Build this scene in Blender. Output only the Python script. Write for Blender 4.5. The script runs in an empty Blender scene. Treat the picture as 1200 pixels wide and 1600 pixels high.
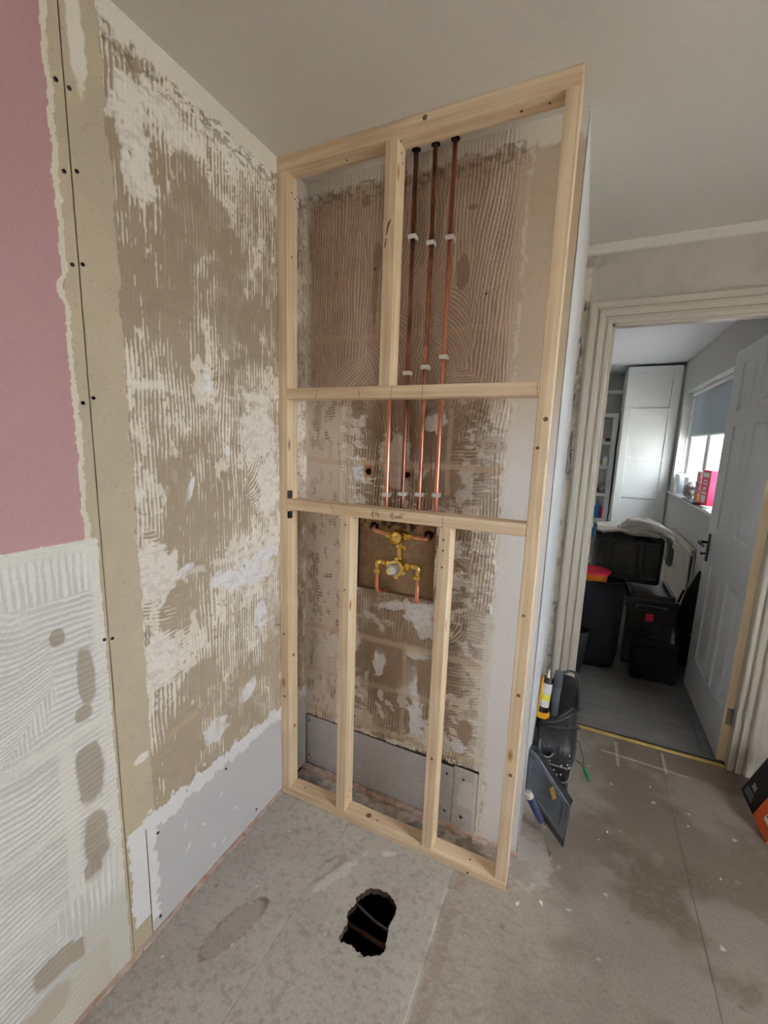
import bpy, bmesh, math, random
import numpy as np
from mathutils import Vector, Matrix

rnd = random.Random(7)
S = bpy.context.scene
COL = S.collection

# ------------------------------------------------------------------ camera
cam_d = bpy.data.cameras.new('camera')
cam = bpy.data.objects.new('camera', cam_d); COL.objects.link(cam); S.camera = cam
right = Vector((0.90225143, 0.4301806, 0.02978281))
fwd = Vector((-0.41945512, 0.89157631, -0.17073102))
up = Vector((-0.09999882, 0.14154975, 0.98486745))
m = Matrix((right, up, -fwd)).transposed().to_4x4()
m.translation = Vector((1.02183, -1.30614, 1.48344))
cam.matrix_world = m
cam_d.sensor_fit = 'HORIZONTAL'; cam_d.sensor_width = 36.0
cam_d.lens = 36.0 * 677.108 / 1200.0
cam_d.shift_x = 12.034 / 1200.0; cam_d.shift_y = 6.139 / 1200.0
cam_d.clip_start = 0.02

# ------------------------------------------------------------------ sky, windows' daylight, exposure
W = bpy.data.worlds.new('overcast'); S.world = W; W.use_nodes = True
nt = W.node_tree; nt.nodes.clear()
tc = nt.nodes.new('ShaderNodeTexCoord'); sp = nt.nodes.new('ShaderNodeSeparateXYZ')
rp = nt.nodes.new('ShaderNodeValToRGB'); bg = nt.nodes.new('ShaderNodeBackground')
ou = nt.nodes.new('ShaderNodeOutputWorld'); mr = nt.nodes.new('ShaderNodeMapRange')
nt.links.new(tc.outputs['Generated'], sp.inputs[0]); nt.links.new(sp.outputs['Z'], mr.inputs['Value'])
mr.inputs['From Min'].default_value = -1; mr.inputs['From Max'].default_value = 1
nt.links.new(mr.outputs[0], rp.inputs[0]); nt.links.new(rp.outputs[0], bg.inputs[0]); nt.links.new(bg.outputs[0], ou.inputs[0])
el = rp.color_ramp.elements
el[0].position = 0.0; el[0].color = (0.20, 0.19, 0.17, 1)
el[1].position = 1.0; el[1].color = (0.90, 0.95, 1.0, 1)
e = el.new(0.47); e.color = (0.30, 0.30, 0.28, 1)
e = el.new(0.53); e.color = (0.72, 0.78, 0.85, 1)
bg.inputs['Strength'].default_value = 27.0

def portal(loc, rot, sx, sy):
    l = bpy.data.lights.new('window_portal', 'AREA'); l.shape = 'RECTANGLE'; l.size = sx; l.size_y = sy
    l.cycles.is_portal = True
    o = bpy.data.objects.new('window_portal', l); COL.objects.link(o); o.location = loc; o.rotation_euler = rot
BWX = 3.00                    # inner face of the bathroom's right wall
BW = (-1.45, -0.35, 0.95, 2.05) # its window: y0,y1,z0,z1
W2 = (2.45, 4.26, 1.04, 2.07)    # window of the room beyond the door
portal((BWX + 0.10, (BW[0] + BW[1]) / 2, (BW[2] + BW[3]) / 2), (0, math.pi / 2, 0), BW[3] - BW[2], BW[1] - BW[0])
portal((2.07, (W2[0] + W2[1]) / 2, (W2[2] + W2[3]) / 2), (0, math.pi / 2, 0), W2[3] - W2[2], W2[1] - W2[0])

vs = S.view_settings
S.display_settings.display_device = 'sRGB'
vs.view_transform = 'Standard'; vs.look = 'None'; vs.gamma = 1.0; vs.use_curve_mapping = False
vs.exposure = 0.42
S.cycles.max_bounces = 10; S.cycles.diffuse_bounces = 7
S.cycles.use_denoising = True

H = 2.4; WB = 0.9427; D2 = 1.0775
def yb(x): return 0.1766 - 0.0187 * x

# ------------------------------------------------------------------ materials
def lin(c): return tuple((v / 255 / 12.92) if v / 255 <= 0.04045 else ((v / 255 + 0.055) / 1.055) ** 2.4 for v in c)
def new_mat(name):
    m = bpy.data.materials.new(name); m.use_nodes = True
    return m, m.node_tree, m.node_tree.nodes['Principled BSDF']
def mat(name, rgb, rough=0.6, metal=0.0, var=0.0, scale=(20, 20, 20), bump=0.0, rgb2=None, spec=0.5, detail=4, **kw):
    """rgb in sRGB 0-255; var mixes towards rgb2 by an object-space noise."""
    m, t, b = new_mat(name)
    c = lin(rgb)
    b.inputs['Base Color'].default_value = (*c, 1); b.inputs['Roughness'].default_value = rough
    b.inputs['Metallic'].default_value = metal; b.inputs['Specular IOR Level'].default_value = spec
    if 'trans' in kw: b.inputs['Transmission Weight'].default_value = kw['trans']
    if rgb2 or bump:
        tx = t.nodes.new('ShaderNodeTexCoord'); mp = t.nodes.new('ShaderNodeMapping'); mp.inputs['Scale'].default_value = scale
        nz = t.nodes.new('ShaderNodeTexNoise'); nz.inputs['Scale'].default_value = 1.0; nz.inputs['Detail'].default_value = detail
        t.links.new(tx.outputs['Object'], mp.inputs[0]); t.links.new(mp.outputs[0], nz.inputs['Vector'])
        if rgb2:
            r = t.nodes.new('ShaderNodeValToRGB'); r.color_ramp.elements[0].position = 0.5 - 0.25; r.color_ramp.elements[1].position = 0.75
            r.color_ramp.elements[0].color = (*c, 1); r.color_ramp.elements[1].color = (*lin(rgb2), 1)
            t.links.new(nz.outputs['Fac'], r.inputs[0]); t.links.new(r.outputs[0], b.inputs['Base Color'])
        if bump:
            bp = t.nodes.new('ShaderNodeBump'); bp.inputs['Strength'].default_value = bump; bp.inputs['Distance'].default_value = 0.003
            t.links.new(nz.outputs['Fac'], bp.inputs['Height']); t.links.new(bp.outputs[0], b.inputs['Normal'])
    return m
def timber(name, axis):
    m, t, b = new_mat(name)
    N = t.nodes.new; L = t.links.new
    tx = N('ShaderNodeTexCoord')
    mp = N('ShaderNodeMapping'); s = [55, 55, 55]; s[axis] = 1.6; mp.inputs['Scale'].default_value = s
    L(tx.outputs['Object'], mp.inputs[0])
    nz = N('ShaderNodeTexNoise'); nz.inputs['Scale'].default_value = 1; nz.inputs['Detail'].default_value = 5; nz.inputs['Distortion'].default_value = 0.6
    L(mp.outputs[0], nz.inputs['Vector'])
    r = N('ShaderNodeValToRGB'); e = r.color_ramp.elements
    e[0].position = 0.3; e[0].color = (*lin((212, 185, 148)), 1); e[1].position = 0.62; e[1].color = (*lin((236, 217, 186)), 1)
    L(nz.outputs['Fac'], r.inputs[0])
    # knots
    mk = N('ShaderNodeMapping'); s2 = [11, 11, 11]; s2[axis] = 4.2; mk.inputs['Scale'].default_value = s2
    L(tx.outputs['Object'], mk.inputs[0])
    vo = N('ShaderNodeTexVoronoi'); vo.inputs['Scale'].default_value = 1.0; L(mk.outputs[0], vo.inputs['Vector'])
    kr = N('ShaderNodeValToRGB'); k = kr.color_ramp.elements
    k[0].position = 0.055; k[0].color = (1, 1, 1, 1); k[1].position = 0.13; k[1].color = (0, 0, 0, 1)
    L(vo.outputs['Distance'], kr.inputs[0])
    mx = N('ShaderNodeMix'); mx.data_type = 'RGBA'; L(kr.outputs[0], mx.inputs['Factor'])
    L(r.outputs[0], mx.inputs['A']); mx.inputs['B'].default_value = (*lin((158, 112, 66)), 1)
    # broad tone
    n2 = N('ShaderNodeTexNoise'); n2.inputs['Scale'].default_value = 5; L(tx.outputs['Object'], n2.inputs['Vector'])
    m2 = N('ShaderNodeMix'); m2.data_type = 'RGBA'; m2.blend_type = 'MULTIPLY'; m2.inputs['Factor'].default_value = 0.5
    r2 = N('ShaderNodeValToRGB'); r2.color_ramp.elements[0].color = (0.84, 0.79, 0.72, 1); r2.color_ramp.elements[0].position = .35; r2.color_ramp.elements[1].position = .65
    L(n2.outputs['Fac'], r2.inputs[0]); L(mx.outputs['Result'], m2.inputs['A']); L(r2.outputs[0], m2.inputs['B'])
    L(m2.outputs['Result'], b.inputs['Base Color']); b.inputs['Roughness'].default_value = 0.62
    bp = N('ShaderNodeBump'); bp.inputs['Strength'].default_value = 0.15; bp.inputs['Distance'].default_value = 0.002
    L(nz.outputs['Fac'], bp.inputs['Height']); L(bp.outputs[0], b.inputs['Normal'])
    return m
def attr_mat(name, rough=0.9, fine=180.0, amount=0.16, bump=0.25, streak=None):
    """base colour = the mesh's own 'Col' attribute, varied by a fine grain."""
    m, t, b = new_mat(name)
    N = t.nodes.new; L = t.links.new
    at = N('ShaderNodeAttribute'); at.attribute_name = 'Col'
    tx = N('ShaderNodeTexCoord'); mp = N('ShaderNodeMapping'); mp.inputs['Scale'].default_value = streak or (1, 1, 1)
    L(tx.outputs['Object'], mp.inputs[0])
    nz = N('ShaderNodeTexNoise'); nz.inputs['Scale'].default_value = fine; nz.inputs['Detail'].default_value = 3
    L(mp.outputs[0], nz.inputs['Vector'])
    mr = N('ShaderNodeMapRange'); mr.inputs['From Min'].default_value = 0.3; mr.inputs['From Max'].default_value = 0.7
    mr.inputs['To Min'].default_value = 1 - amount; mr.inputs['To Max'].default_value = 1 + amount
    L(nz.outputs['Fac'], mr.inputs['Value'])
    vm = N('ShaderNodeVectorMath'); vm.operation = 'SCALE'; L(at.outputs['Color'], vm.inputs[0]); L(mr.outputs[0], vm.inputs['Scale'])
    L(vm.outputs[0], b.inputs['Base Color']); b.inputs['Roughness'].default_value = rough
    b.inputs['Specular IOR Level'].default_value = 0.25
    bp = N('ShaderNodeBump'); bp.inputs['Strength'].default_value = bump; bp.inputs['Distance'].default_value = 0.002
    L(nz.outputs['Fac'], bp.inputs['Height']); L(bp.outputs[0], b.inputs['Normal'])
    return m

M = {}
M['tz'] = timber('planed_softwood_upright', 2); M['tx'] = timber('planed_softwood_level', 0)
M['plaster'] = attr_mat('scraped_plasterboard', 0.9, 240.0, 0.05, 0.08)
M['floor'] = attr_mat('dusty_chipboard', 0.8, 130.0, 0.12, 0.12, (1.3, 0.8, 1))
M['painted'] = attr_mat('painted_wall', 0.7, 60.0, 0.03, 0.1)
M['ceiling'] = mat('ceiling_paint', (214, 210, 201), 0.9, bump=0.15, scale=(60, 60, 60), rgb2=(219, 215, 207))
M['ceiling2'] = mat('far_ceiling_paint', (225, 228, 232), 0.9, bump=0.5, scale=(25, 25, 25), rgb2=(215, 219, 224))
M['dark'] = mat('painted_shade_black', (16, 13, 11), 0.95)  # near-black colour puts the shade into underfloor, gaps and recesses
M['pink'] = mat('pink_paint', (187, 148, 151), 0.75)
M['wall_w'] = mat('white_wall_paint', (214, 212, 207), 0.8, rgb2=(208, 206, 200), scale=(3, 3, 3))
M['wall2'] = mat('grey_wall_paint', (190, 188, 184), 0.85)
M['gloss'] = mat('cream_gloss', (190, 182, 168), 0.4)
M['gloss_edge'] = mat('cream_door_edge', (226, 208, 172), 0.45)
M['door'] = mat('white_door_paint', (214, 215, 216), 0.38)
M['whitewood'] = mat('white_laminate', (226, 229, 228), 0.45)
M['copper'] = mat('copper', (250, 188, 160), 0.3, 1.0, rgb2=(228, 150, 122), scale=(30, 30, 8))
M['copper_dull'] = mat('tarnished_copper', (196, 136, 112), 0.36, .9, rgb2=(112, 76, 64), scale=(60, 60, 14))
M['brass'] = mat('brass', (250, 222, 136), 0.24, 1.0)
M['brass2'] = mat('pale_brass', (235, 215, 150), 0.3, 1.0)
M['white_pl'] = mat('white_plastic', (236, 236, 232), 0.4)
M['ply'] = mat('chipboard_brown', (120, 100, 76), 0.85, rgb2=(150, 128, 100), scale=(60, 60, 60), bump=0.3)
M['black_pl'] = mat('black_plastic', (28, 28, 30), 0.45)
M['black_rub'] = mat('dusty_black_plastic', (25, 26, 28), 0.5, rgb2=(58, 60, 62), scale=(14, 14, 14), bump=0.2)
M['grey_rub'] = mat('worn_grey_plastic', (62, 66, 72), 0.6, rgb2=(92, 97, 104), scale=(9, 9, 25), bump=0.15)
M['fabric_k'] = mat('black_fabric', (17, 17, 20), 0.95, bump=0.3, scale=(90, 90, 90))
M['fabric_n'] = mat('navy_black_fabric', (20, 22, 30), 0.9, bump=0.3, scale=(60, 60, 60))
M['yellow'] = mat('yellow_plastic', (236, 168, 40), 0.4)
M['steel'] = mat('dull_steel', (170, 172, 172), 0.35, 1.0)
M['steel_d'] = mat('dark_steel', (70, 70, 72), 0.5, 1.0)
M['navy'] = mat('navy_rubber', (42, 49, 84), 0.5)
M['red'] = mat('red_plastic', (222, 38, 66), 0.35)
M['orange'] = mat('orange_plastic', (226, 122, 36), 0.4)
M['box_black'] = mat('black_card', (14, 14, 16), 0.4)
M['box_orange'] = mat('orange_card', (206, 84, 38), 0.5)
M['label'] = mat('white_label', (232, 232, 228), 0.6)
M['fleece'] = mat('white_fleece', (230, 226, 220), 0.95, bump=1.0, scale=(90, 90, 90), rgb2=(206, 200, 192))
M['blind'] = mat('grey_roller_blind', (150, 158, 166), 0.9)
M['green'] = mat('green_plastic', (20, 130, 80), 0.4)
M['teal'] = mat('teal_tape', (28, 92, 104), 0.5)
M['foam'] = mat('yellow_edge_strip', (190, 164, 84), 0.55, rgb2=(150, 124, 62), scale=(30, 30, 30))
M['carpet'] = mat('grey_protected_floor', (120, 118, 114), 0.55, rgb2=(96, 93, 90), scale=(5, 16, 5), bump=0.4)
M['wood_strip'] = mat('brown_edge_strip', (160, 122, 100), 0.85, rgb2=(206, 192, 180), scale=(30, 30, 30))
M['joist'] = mat('old_pipe_grey', (160, 155, 148), 0.6)
M['joist2'] = mat('old_brown_pipe', (110, 84, 66), 0.6)
M['dustgrey'] = mat('dust_and_plaster_crumbs', (196, 188, 178), 0.9)
_m, _t, _b = new_mat('translucent_blind'); _t.nodes.remove(_b)
_d = _t.nodes.new('ShaderNodeBsdfDiffuse'); _d.inputs[0].default_value = (*lin((188, 196, 203)), 1)
_tr = _t.nodes.new('ShaderNodeBsdfTranslucent'); _tr.inputs[0].default_value = (*lin((150, 160, 168)), 1)
_mx = _t.nodes.new('ShaderNodeMixShader'); _mx.inputs[0].default_value = 0.10
_t.links.new(_d.outputs[0], _mx.inputs[1]); _t.links.new(_tr.outputs[0], _mx.inputs[2]); _t.links.new(_mx.outputs[0], _t.nodes['Material Output'].inputs[0])
M['blind_fabric'] = _m
M['line_grey'] = mat('rubbed_grey_edge', (128, 128, 128), 0.6)
M['glass'] = mat('window_glass', (255, 255, 255), 0.02, trans=1.0)
M['glass'].node_tree.nodes['Principled BSDF'].inputs['IOR'].default_value = 1.02
M['ink'] = mat('pencil_marks', (120, 96, 66), 0.9)
M['packer'] = M['black_pl']
M['tag_y'] = mat('yellow_label', (214, 206, 70), 0.5)
M['tag_o'] = mat('ochre_badge', (170, 140, 80), 0.5)
M['blue'] = mat('blue_bottle', (40, 120, 190), 0.3)
M['tan'] = mat('tan_card', (200, 176, 120), 0.7)
M['mauve'] = mat('mottled_grey_cloth', (70, 60, 66), 0.9, rgb2=(205, 196, 196), scale=(30, 30, 30))
M['pinkred'] = mat('red_carton', (226, 40, 84), 0.5)
M['core'] = mat('dark_board_core', (66, 48, 38), 0.95)
M['soot'] = mat('dark_grit', (86, 76, 66), 0.95)

# ------------------------------------------------------------------ mesh helpers
def BM(): return bmesh.new()
def obj(name, bm, material, parent=None, bevel=0.0, smooth=False, seg=2):
    bmesh.ops.recalc_face_normals(bm, faces=bm.faces)
    me = bpy.data.meshes.new(name); bm.to_mesh(me); bm.free()
    if smooth:
        for p in me.polygons: p.use_smooth = True
    o = bpy.data.objects.new(name, me); COL.objects.link(o)
    me.materials.append(M[material] if isinstance(material, str) else material)
    if parent is not None: o.parent = parent
    if bevel:
        b = o.modifiers.new('bevel', 'BEVEL'); b.width = bevel; b.segments = seg; b.limit_method = 'ANGLE'; b.angle_limit = 0.6
    if smooth == 'auto':
        me.set_sharp_from_angle(angle=0.7)
    return o
def box(bm, x0, x1, y0, y1, z0, z1, mtx=None):
    v = [bm.verts.new((x, y, z)) for x in (x0, x1) for y in (y0, y1) for z in (z0, z1)]
    for f in ((0, 1, 3, 2), (4, 6, 7, 5), (0, 4, 5, 1), (2, 3, 7, 6), (0, 2, 6, 4), (1, 5, 7, 3)):
        bm.faces.new([v[i] for i in f])
    if mtx is not None: bmesh.ops.transform(bm, matrix=mtx, verts=v)
    return bm
def frame_of(d):
    d = d.normalized(); a = Vector((0, 0, 1)) if abs(d.z) < 0.9 else Vector((1, 0, 0))
    x = d.cross(a).normalized(); return x, d.cross(x).normalized()
def tube(bm, pts, r, n=12, cap=True, closed=False):
    """sweep a circle (radius a number or a list) along pts"""
    pts = [Vector(p) for p in pts]; rings = []; px = None
    for i, p in enumerate(pts):
        if i == 0: d = pts[1] - pts[0]
        elif i == len(pts) - 1: d = pts[-1] - pts[-2]
        else: d = (pts[i + 1] - pts[i]).normalized() + (pts[i] - pts[i - 1]).normalized()
        if d.length < 1e-9: d = pts[min(i + 1, len(pts) - 1)] - pts[max(i - 1, 0)]
        d.normalize()
        if px is None: px, py = frame_of(d)
        else:
            px = (px - d * px.dot(d)).normalized(); py = d.cross(px)
        rr = r[i] if isinstance(r, (list, tuple)) else r
        rings.append([bm.verts.new(p + px * math.cos(2 * math.pi * k / n) * rr + py * math.sin(2 * math.pi * k / n) * rr) for k in range(n)])
    for a, b in zip(rings, rings[1:]):
        for k in range(n): bm.faces.new((a[k], a[(k + 1) % n], b[(k + 1) % n], b[k]))
    if cap:
        bm.faces.new(rings[0][::-1]); bm.faces.new(rings[-1])
    return bm
def cyl(bm, p0, p1, r, n=16, r2=None): return tube(bm, [p0, p1], [r, r if r2 is None else r2], n)
def lathe(bm, p0, axis, prof, n=24):
    """prof: list of (distance along axis, radius)"""
    p0 = Vector(p0); axis = Vector(axis).normalized(); x, y = frame_of(axis); rings = []
    for h, r in prof:
        rings.append([bm.verts.new(p0 + axis * h + (x * math.cos(2 * math.pi * k / n) + y * math.sin(2 * math.pi * k / n)) * max(r, 1e-4)) for k in range(n)])
    for a, b in zip(rings, rings[1:]):
        for k in range(n): bm.faces.new((a[k], a[(k + 1) % n], b[(k + 1) % n], b[k]))
    bm.faces.new(rings[0][::-1]); bm.faces.new(rings[-1])
    return bm
def prism(bm, poly, off):
    """polygon of 3-D points extruded by the vector off"""
    off = Vector(off); a = [bm.verts.new(p) for p in poly]; b = [bm.verts.new(Vector(p) + off) for p in poly]
    bm.faces.new(a[::-1]); bm.faces.new(b); n = len(a)
    for i in range(n): bm.faces.new((a[i], a[(i + 1) % n], b[(i + 1) % n], b[i]))
    return bm
def arc(c, r, a0, a1, n, f):
    return [f(c[0] + r * math.cos(a0 + (a1 - a0) * i / n), c[1] + r * math.sin(a0 + (a1 - a0) * i / n)) for i in range(n + 1)]
def bend(pts, r=0.02, n=6):
    """round the corners of a polyline"""
    pts = [Vector(p) for p in pts]; out = [pts[0]]
    for a, b, c in zip(pts, pts[1:], pts[2:]):
        u = (a - b).normalized() * min(r, (a - b).length * .49); v = (c - b).normalized() * min(r, (c - b).length * .49)
        for i in range(n + 1):
            t = i / n; out.append((b + u) * (1 - t) ** 2 + b * 2 * t * (1 - t) + (b + v) * t ** 2)
    out.append(pts[-1]); return out
def thing(name, label, cat, loc=(0, 0, 0), group=None):
    o = bpy.data.objects.new(name, None); COL.objects.link(o); o.location = loc
    o.empty_display_size = 0.05
    o['label'] = label; o['category'] = cat
    if group: o['group'] = group
    bpy.context.view_layer.update()
    return o
def tag(o, label, cat, group=None):
    o['label'] = label; o['category'] = cat
    if group: o['group'] = group
    return o
def struct(o): o['kind'] = 'structure'; return o
def part(name, bm, material, root, **k):
    """bm in world coordinates, becomes a child of an Empty standing anywhere"""
    o = obj(name, bm, material, None, **k)
    loc = root.matrix_world.translation if root.type == 'EMPTY' else Vector(root.get('org', (0, 0, 0)))
    if root.type == 'EMPTY': loc = root.location
    o.data.transform(Matrix.Translation(-Vector(loc))); o.parent = root
    return o
def sub(name, bm, material, prt, **k):
    """sub-part: the part itself sits at its thing's origin, so shift by the thing's location"""
    o = obj(name, bm, material, None, **k)
    base = prt.parent.location if prt.parent else Vector((0, 0, 0))
    o.data.transform(Matrix.Translation(-Vector(base))); o.parent = prt
    return o

# ------------------------------------------------------------------ numpy noise and wall painting
def vnoise(u, v, seed):
    rs = np.random.RandomState(seed); T = rs.rand(256, 256)
    iu = np.floor(u).astype(int); iv = np.floor(v).astype(int); fu = u - iu; fv = v - iv
    fu = fu * fu * (3 - 2 * fu); fv = fv * fv * (3 - 2 * fv)
    a = T[iu % 256, iv % 256]; b = T[(iu + 1) % 256, iv % 256]; c = T[iu % 256, (iv + 1) % 256]; d = T[(iu + 1) % 256, (iv + 1) % 256]
    return (a * (1 - fu) + b * fu) * (1 - fv) + (c * (1 - fu) + d * fu) * fv
def fbm(u, v, seed, o=4):
    s = 0; a = 1; t = 0
    for i in range(o):
        s = s + a * vnoise(u * 2 ** i + 17.3 * i, v * 2 ** i + 5.7 * i, seed + i); t += a; a *= 0.55
    return s / t
def sm(x, a, b):
    t = np.clip((x - a) / (b - a), 0, 1); return t * t * (3 - 2 * t)
class Sheet:
    def __init__(s, u0, u1, v0, v1, step, base):
        nu = int(round((u1 - u0) / step)) + 1; nv = int(round((v1 - v0) / step)) + 1
        s.u = np.linspace(u0, u1, nu); s.v = np.linspace(v0, v1, nv)
        s.U, s.V = np.meshgrid(s.u, s.v, indexing='ij')
        s.C = np.zeros(s.U.shape + (3,)); s.C[:] = lin(base); s.Z = np.zeros(s.U.shape)
        s.hole = np.zeros(s.U.shape, bool); s.n = 0
    def seed(s): s.n += 1; return 100 + s.n * 7
    def blend(s, m, rgb, h=None, add=0.0):
        m3 = np.clip(m, 0, 1)[..., None]; s.C = s.C * (1 - m3) + np.array(lin(rgb)) * m3
        if h is not None: s.Z = s.Z * (1 - np.clip(m, 0, 1)) + h * np.clip(m, 0, 1)
        s.Z = s.Z + add * np.clip(m, 0, 1)
    def n2(s, f, o=4, fu=None, seed=None): return fbm(s.U * (fu or f) + 3, s.V * f + 9, seed or s.seed(), o)
    def ell(s, u, v, a, b, rot=0, rag=0.5, f=45, soft=0.12, p=2.0):
        c, q = math.cos(rot), math.sin(rot); x = ((s.U - u) * c + (s.V - v) * q) / a; y = (-(s.U - u) * q + (s.V - v) * c) / b
        r = (np.abs(x) ** p + np.abs(y) ** p) ** (1 / p)
        r = r + (s.n2(f) - 0.5) * 2 * rag
        if rag >= .39: r = r + (s.n2(f * .33, 3) - 0.5) * 1.9 * rag
        return 1 - sm(r, 1 - soft, 1 + soft)
    def ridges(s, ang, gap, duty, warp=0.004, brk=0.5, cu=0.0):
        """lines of a notched trowel: ang = direction of the lines from the vertical"""
        seed = s.seed()
        c, q = math.cos(ang), math.sin(ang)
        w = (fbm(s.U * 7, s.V * 4, seed, 2) - 0.5) * 2 * warp * 4
        x = s.U * c - s.V * q + w + cu * (s.V ** 2); y = s.U * q + s.V * c
        ph = x / gap; k = np.floor(ph); f = np.abs(ph - k - 0.5) * 2          # 0 at the line, 1 between
        b = vnoise(k * 7.31 + 0.5, y * 22 + k * 3.7, seed + 3) * 0.6 + fbm(s.U * 150, s.V * 150, seed + 4, 2) * 0.4
        d = np.clip(duty + (b - 0.5) * brk, 0, 1.2)
        return 1 - sm(f, d - 0.18, d + 0.10)
    def cut(s, mask): s.hole |= mask
def cmap(U, V, us, vs, K):
    """bilinear look-up in a coarse table; vs descending"""
    K = np.array(K, float)[::-1]; vs = np.array(vs)[::-1]; us = np.array(us)
    iu = np.clip(np.searchsorted(us, U) - 1, 0, len(us) - 2); iv = np.clip(np.searchsorted(vs, V) - 1, 0, len(vs) - 2)
    fu = np.clip((U - us[iu]) / (us[iu + 1] - us[iu]), 0, 1); fv = np.clip((V - vs[iv]) / (vs[iv + 1] - vs[iv]), 0, 1)
    return (K[iv, iu] * (1 - fu) + K[iv, iu + 1] * fu) * (1 - fv) + (K[iv + 1, iu] * (1 - fu) + K[iv + 1, iu + 1] * fu) * fv
def sheet_obj(name, sh, place, material, parent, keep=None, flip=False):
    """place(U,V,Z) -> x,y,z arrays. keep: mask of vertices whose quads stay"""
    nu, nv = sh.U.shape
    x, y, z = place(sh.U, sh.V, sh.Z)
    co = np.stack([x, y, z], -1).reshape(-1, 3)
    idx = np.arange(nu * nv).reshape(nu, nv)
    q = np.stack([idx[:-1, :-1], idx[1:, :-1], idx[1:, 1:], idx[:-1, 1:]], -1).reshape(-1, 4)
    kp = ~sh.hole if keep is None else (keep & ~sh.hole)
    kf = kp.reshape(-1); q = q[kf[q].all(1)]
    used = np.zeros(nu * nv, bool); used[q.reshape(-1)] = True
    remap = np.cumsum(used) - 1; co = co[used]; q = remap[q]
    if flip: q = q[:, ::-1]
    me = bpy.data.meshes.new(name)
    me.vertices.add(len(co)); me.vertices.foreach_set('co', co.astype(np.float32).reshape(-1))
    me.loops.add(q.size); me.loops.foreach_set('vertex_index', q.astype(np.int32).reshape(-1))
    me.polygons.add(len(q)); me.polygons.foreach_set('loop_start', (np.arange(len(q)) * 4).astype(np.int32))
    me.update(calc_edges=True)
    me.polygons.foreach_set('use_smooth', np.ones(len(q), bool))
    a = me.color_attributes.new('Col', 'FLOAT_COLOR', 'POINT')
    c = np.ones((len(co), 4), np.float32); c[:, :3] = np.clip(sh.C.reshape(-1, 3)[used], 0, 1)
    a.data.foreach_set('color', c.reshape(-1)); me.update()
    o = bpy.data.objects.new(name, me); COL.objects.link(o); me.materials.append(M[material])
    if parent: o.parent = parent
    return o

# =================================================================== STRUCTURE
# ---- left wall: masonry box + plasterboard sheets in front of it (x=0 is the face)
wl = BM(); box(wl, -0.12, -0.012, -2.6, 0.30, 0, H)
wall_left = struct(obj('wall_left', wl, 'dark'))
bm = BM(); box(bm, -0.012, 0.0, -2.6, -1.1, 0, H); obj('plasterboard_panel', bm, 'pink', wall_left)

BROWN = (164, 148, 127); WHITE = (240, 232, 219); SKIM = (238, 232, 223); BEIGE = (190, 177, 154); FILL = (240, 240, 242); GREYB = (203, 202, 203)

L = Sheet(-1.1, 0.20, 0.0, H, 0.0026, BROWN)
U, V = L.U, L.V
# broad tone of the paper
L.blend(sm(L.n2(5), 0.45, 0.7) * 0.5, (172, 157, 136))
L.blend(sm(L.n2(60, fu=14), 0.55, 0.8) * 0.25, (140, 124, 104))
ys = [-.6, -.5, -.4, -.3, -.2, -.1, 0]
zs = [2.35, 2.2, 2.05, 1.9, 1.75, 1.6, 1.45, 1.3, 1.15, 1.0, .85, .7, .55, .4]
KL = [[.4, .6, .9, .9, .9, .9, .9], [.2, .4, .5, .5, .55, .6, .6], [.15, .35, .15, .3, .4, .5, .6], [.1, .42, .05, .35, .35, .25, .5],
      [.05, .15, .2, .5, .3, .35, .5], [.55, .5, .45, .5, .5, .75, .8], [.6, .25, .35, .45, .45, .8, .9], [.6, .15, .25, .3, .45, .6, .8],
      [.8, .35, .15, .4, .5, .5, .5], [.65, .4, .45, .5, .9, .9, .6], [.75, .35, .5, .6, .6, .5, .5], [.5, .3, .35, .4, .3, .25, .2],
      [.15, .05, .1, .1, .1, .1, .2], [0, 0, 0, 0, 0, 0, 0]]
K = cmap(U, V, ys, zs, KL)
K = K * .95 + .02 - .12 * sm(V, 1.62, 1.75) * (1 - sm(V, 2.1, 2.25)) + (L.n2(9, 3) - 0.5) * 0.95 + (L.n2(30, 3, fu=44) - 0.5) * 0.85
vr = L.ridges(0.02, 0.0125, 0.0, 0.004, 0)   # warm-up seed
seed = L.seed()
def ridge_mix(S_, K, regions, gap=0.0122, brk=0.55, lo=0.18):
    """regions: list of (mask, angle, curvature); K decides how fat the ridges are"""
    out = None
    for mk, ang, cu in regions:
        c, q = math.cos(ang), math.sin(ang); sd = S_.seed()
        w = (fbm(S_.U * 7, S_.V * 4, sd, 2) - 0.5) * 0.030 + (fbm(S_.U * 40, S_.V * 30, sd + 9, 2) - 0.5) * 0.004
        x = S_.U * c - S_.V * q + w; y = S_.U * q + S_.V * c
        if cu: x = x + cu * (y - np.floor(y / 0.4) * 0.4 - 0.2) ** 2
        ph = x / gap; k = np.floor(ph); f = np.abs(ph - k - 0.5) * 2
        b = vnoise(k * 7.31 + 0.5, y * 14 + k * 3.7, sd + 3)
        d = K + (b - 0.5) * brk
        r = 1 - sm(f, np.clip(d, -1, 2) - 0.16, np.clip(d, -1, 2) + 0.08)
        r = r * sm(K + (b - .5) * 0.5, lo - .08, lo + 0.04)
        out = r if out is None else out * (1 - mk) + r * mk
    return out
field = sm(U, -0.588, -0.578) if False else (U > (-0.583 + (L.n2(30) - 0.5) * 0.02 - 0.012 * sm(V, 1.9, 2.35))).astype(float)
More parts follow.
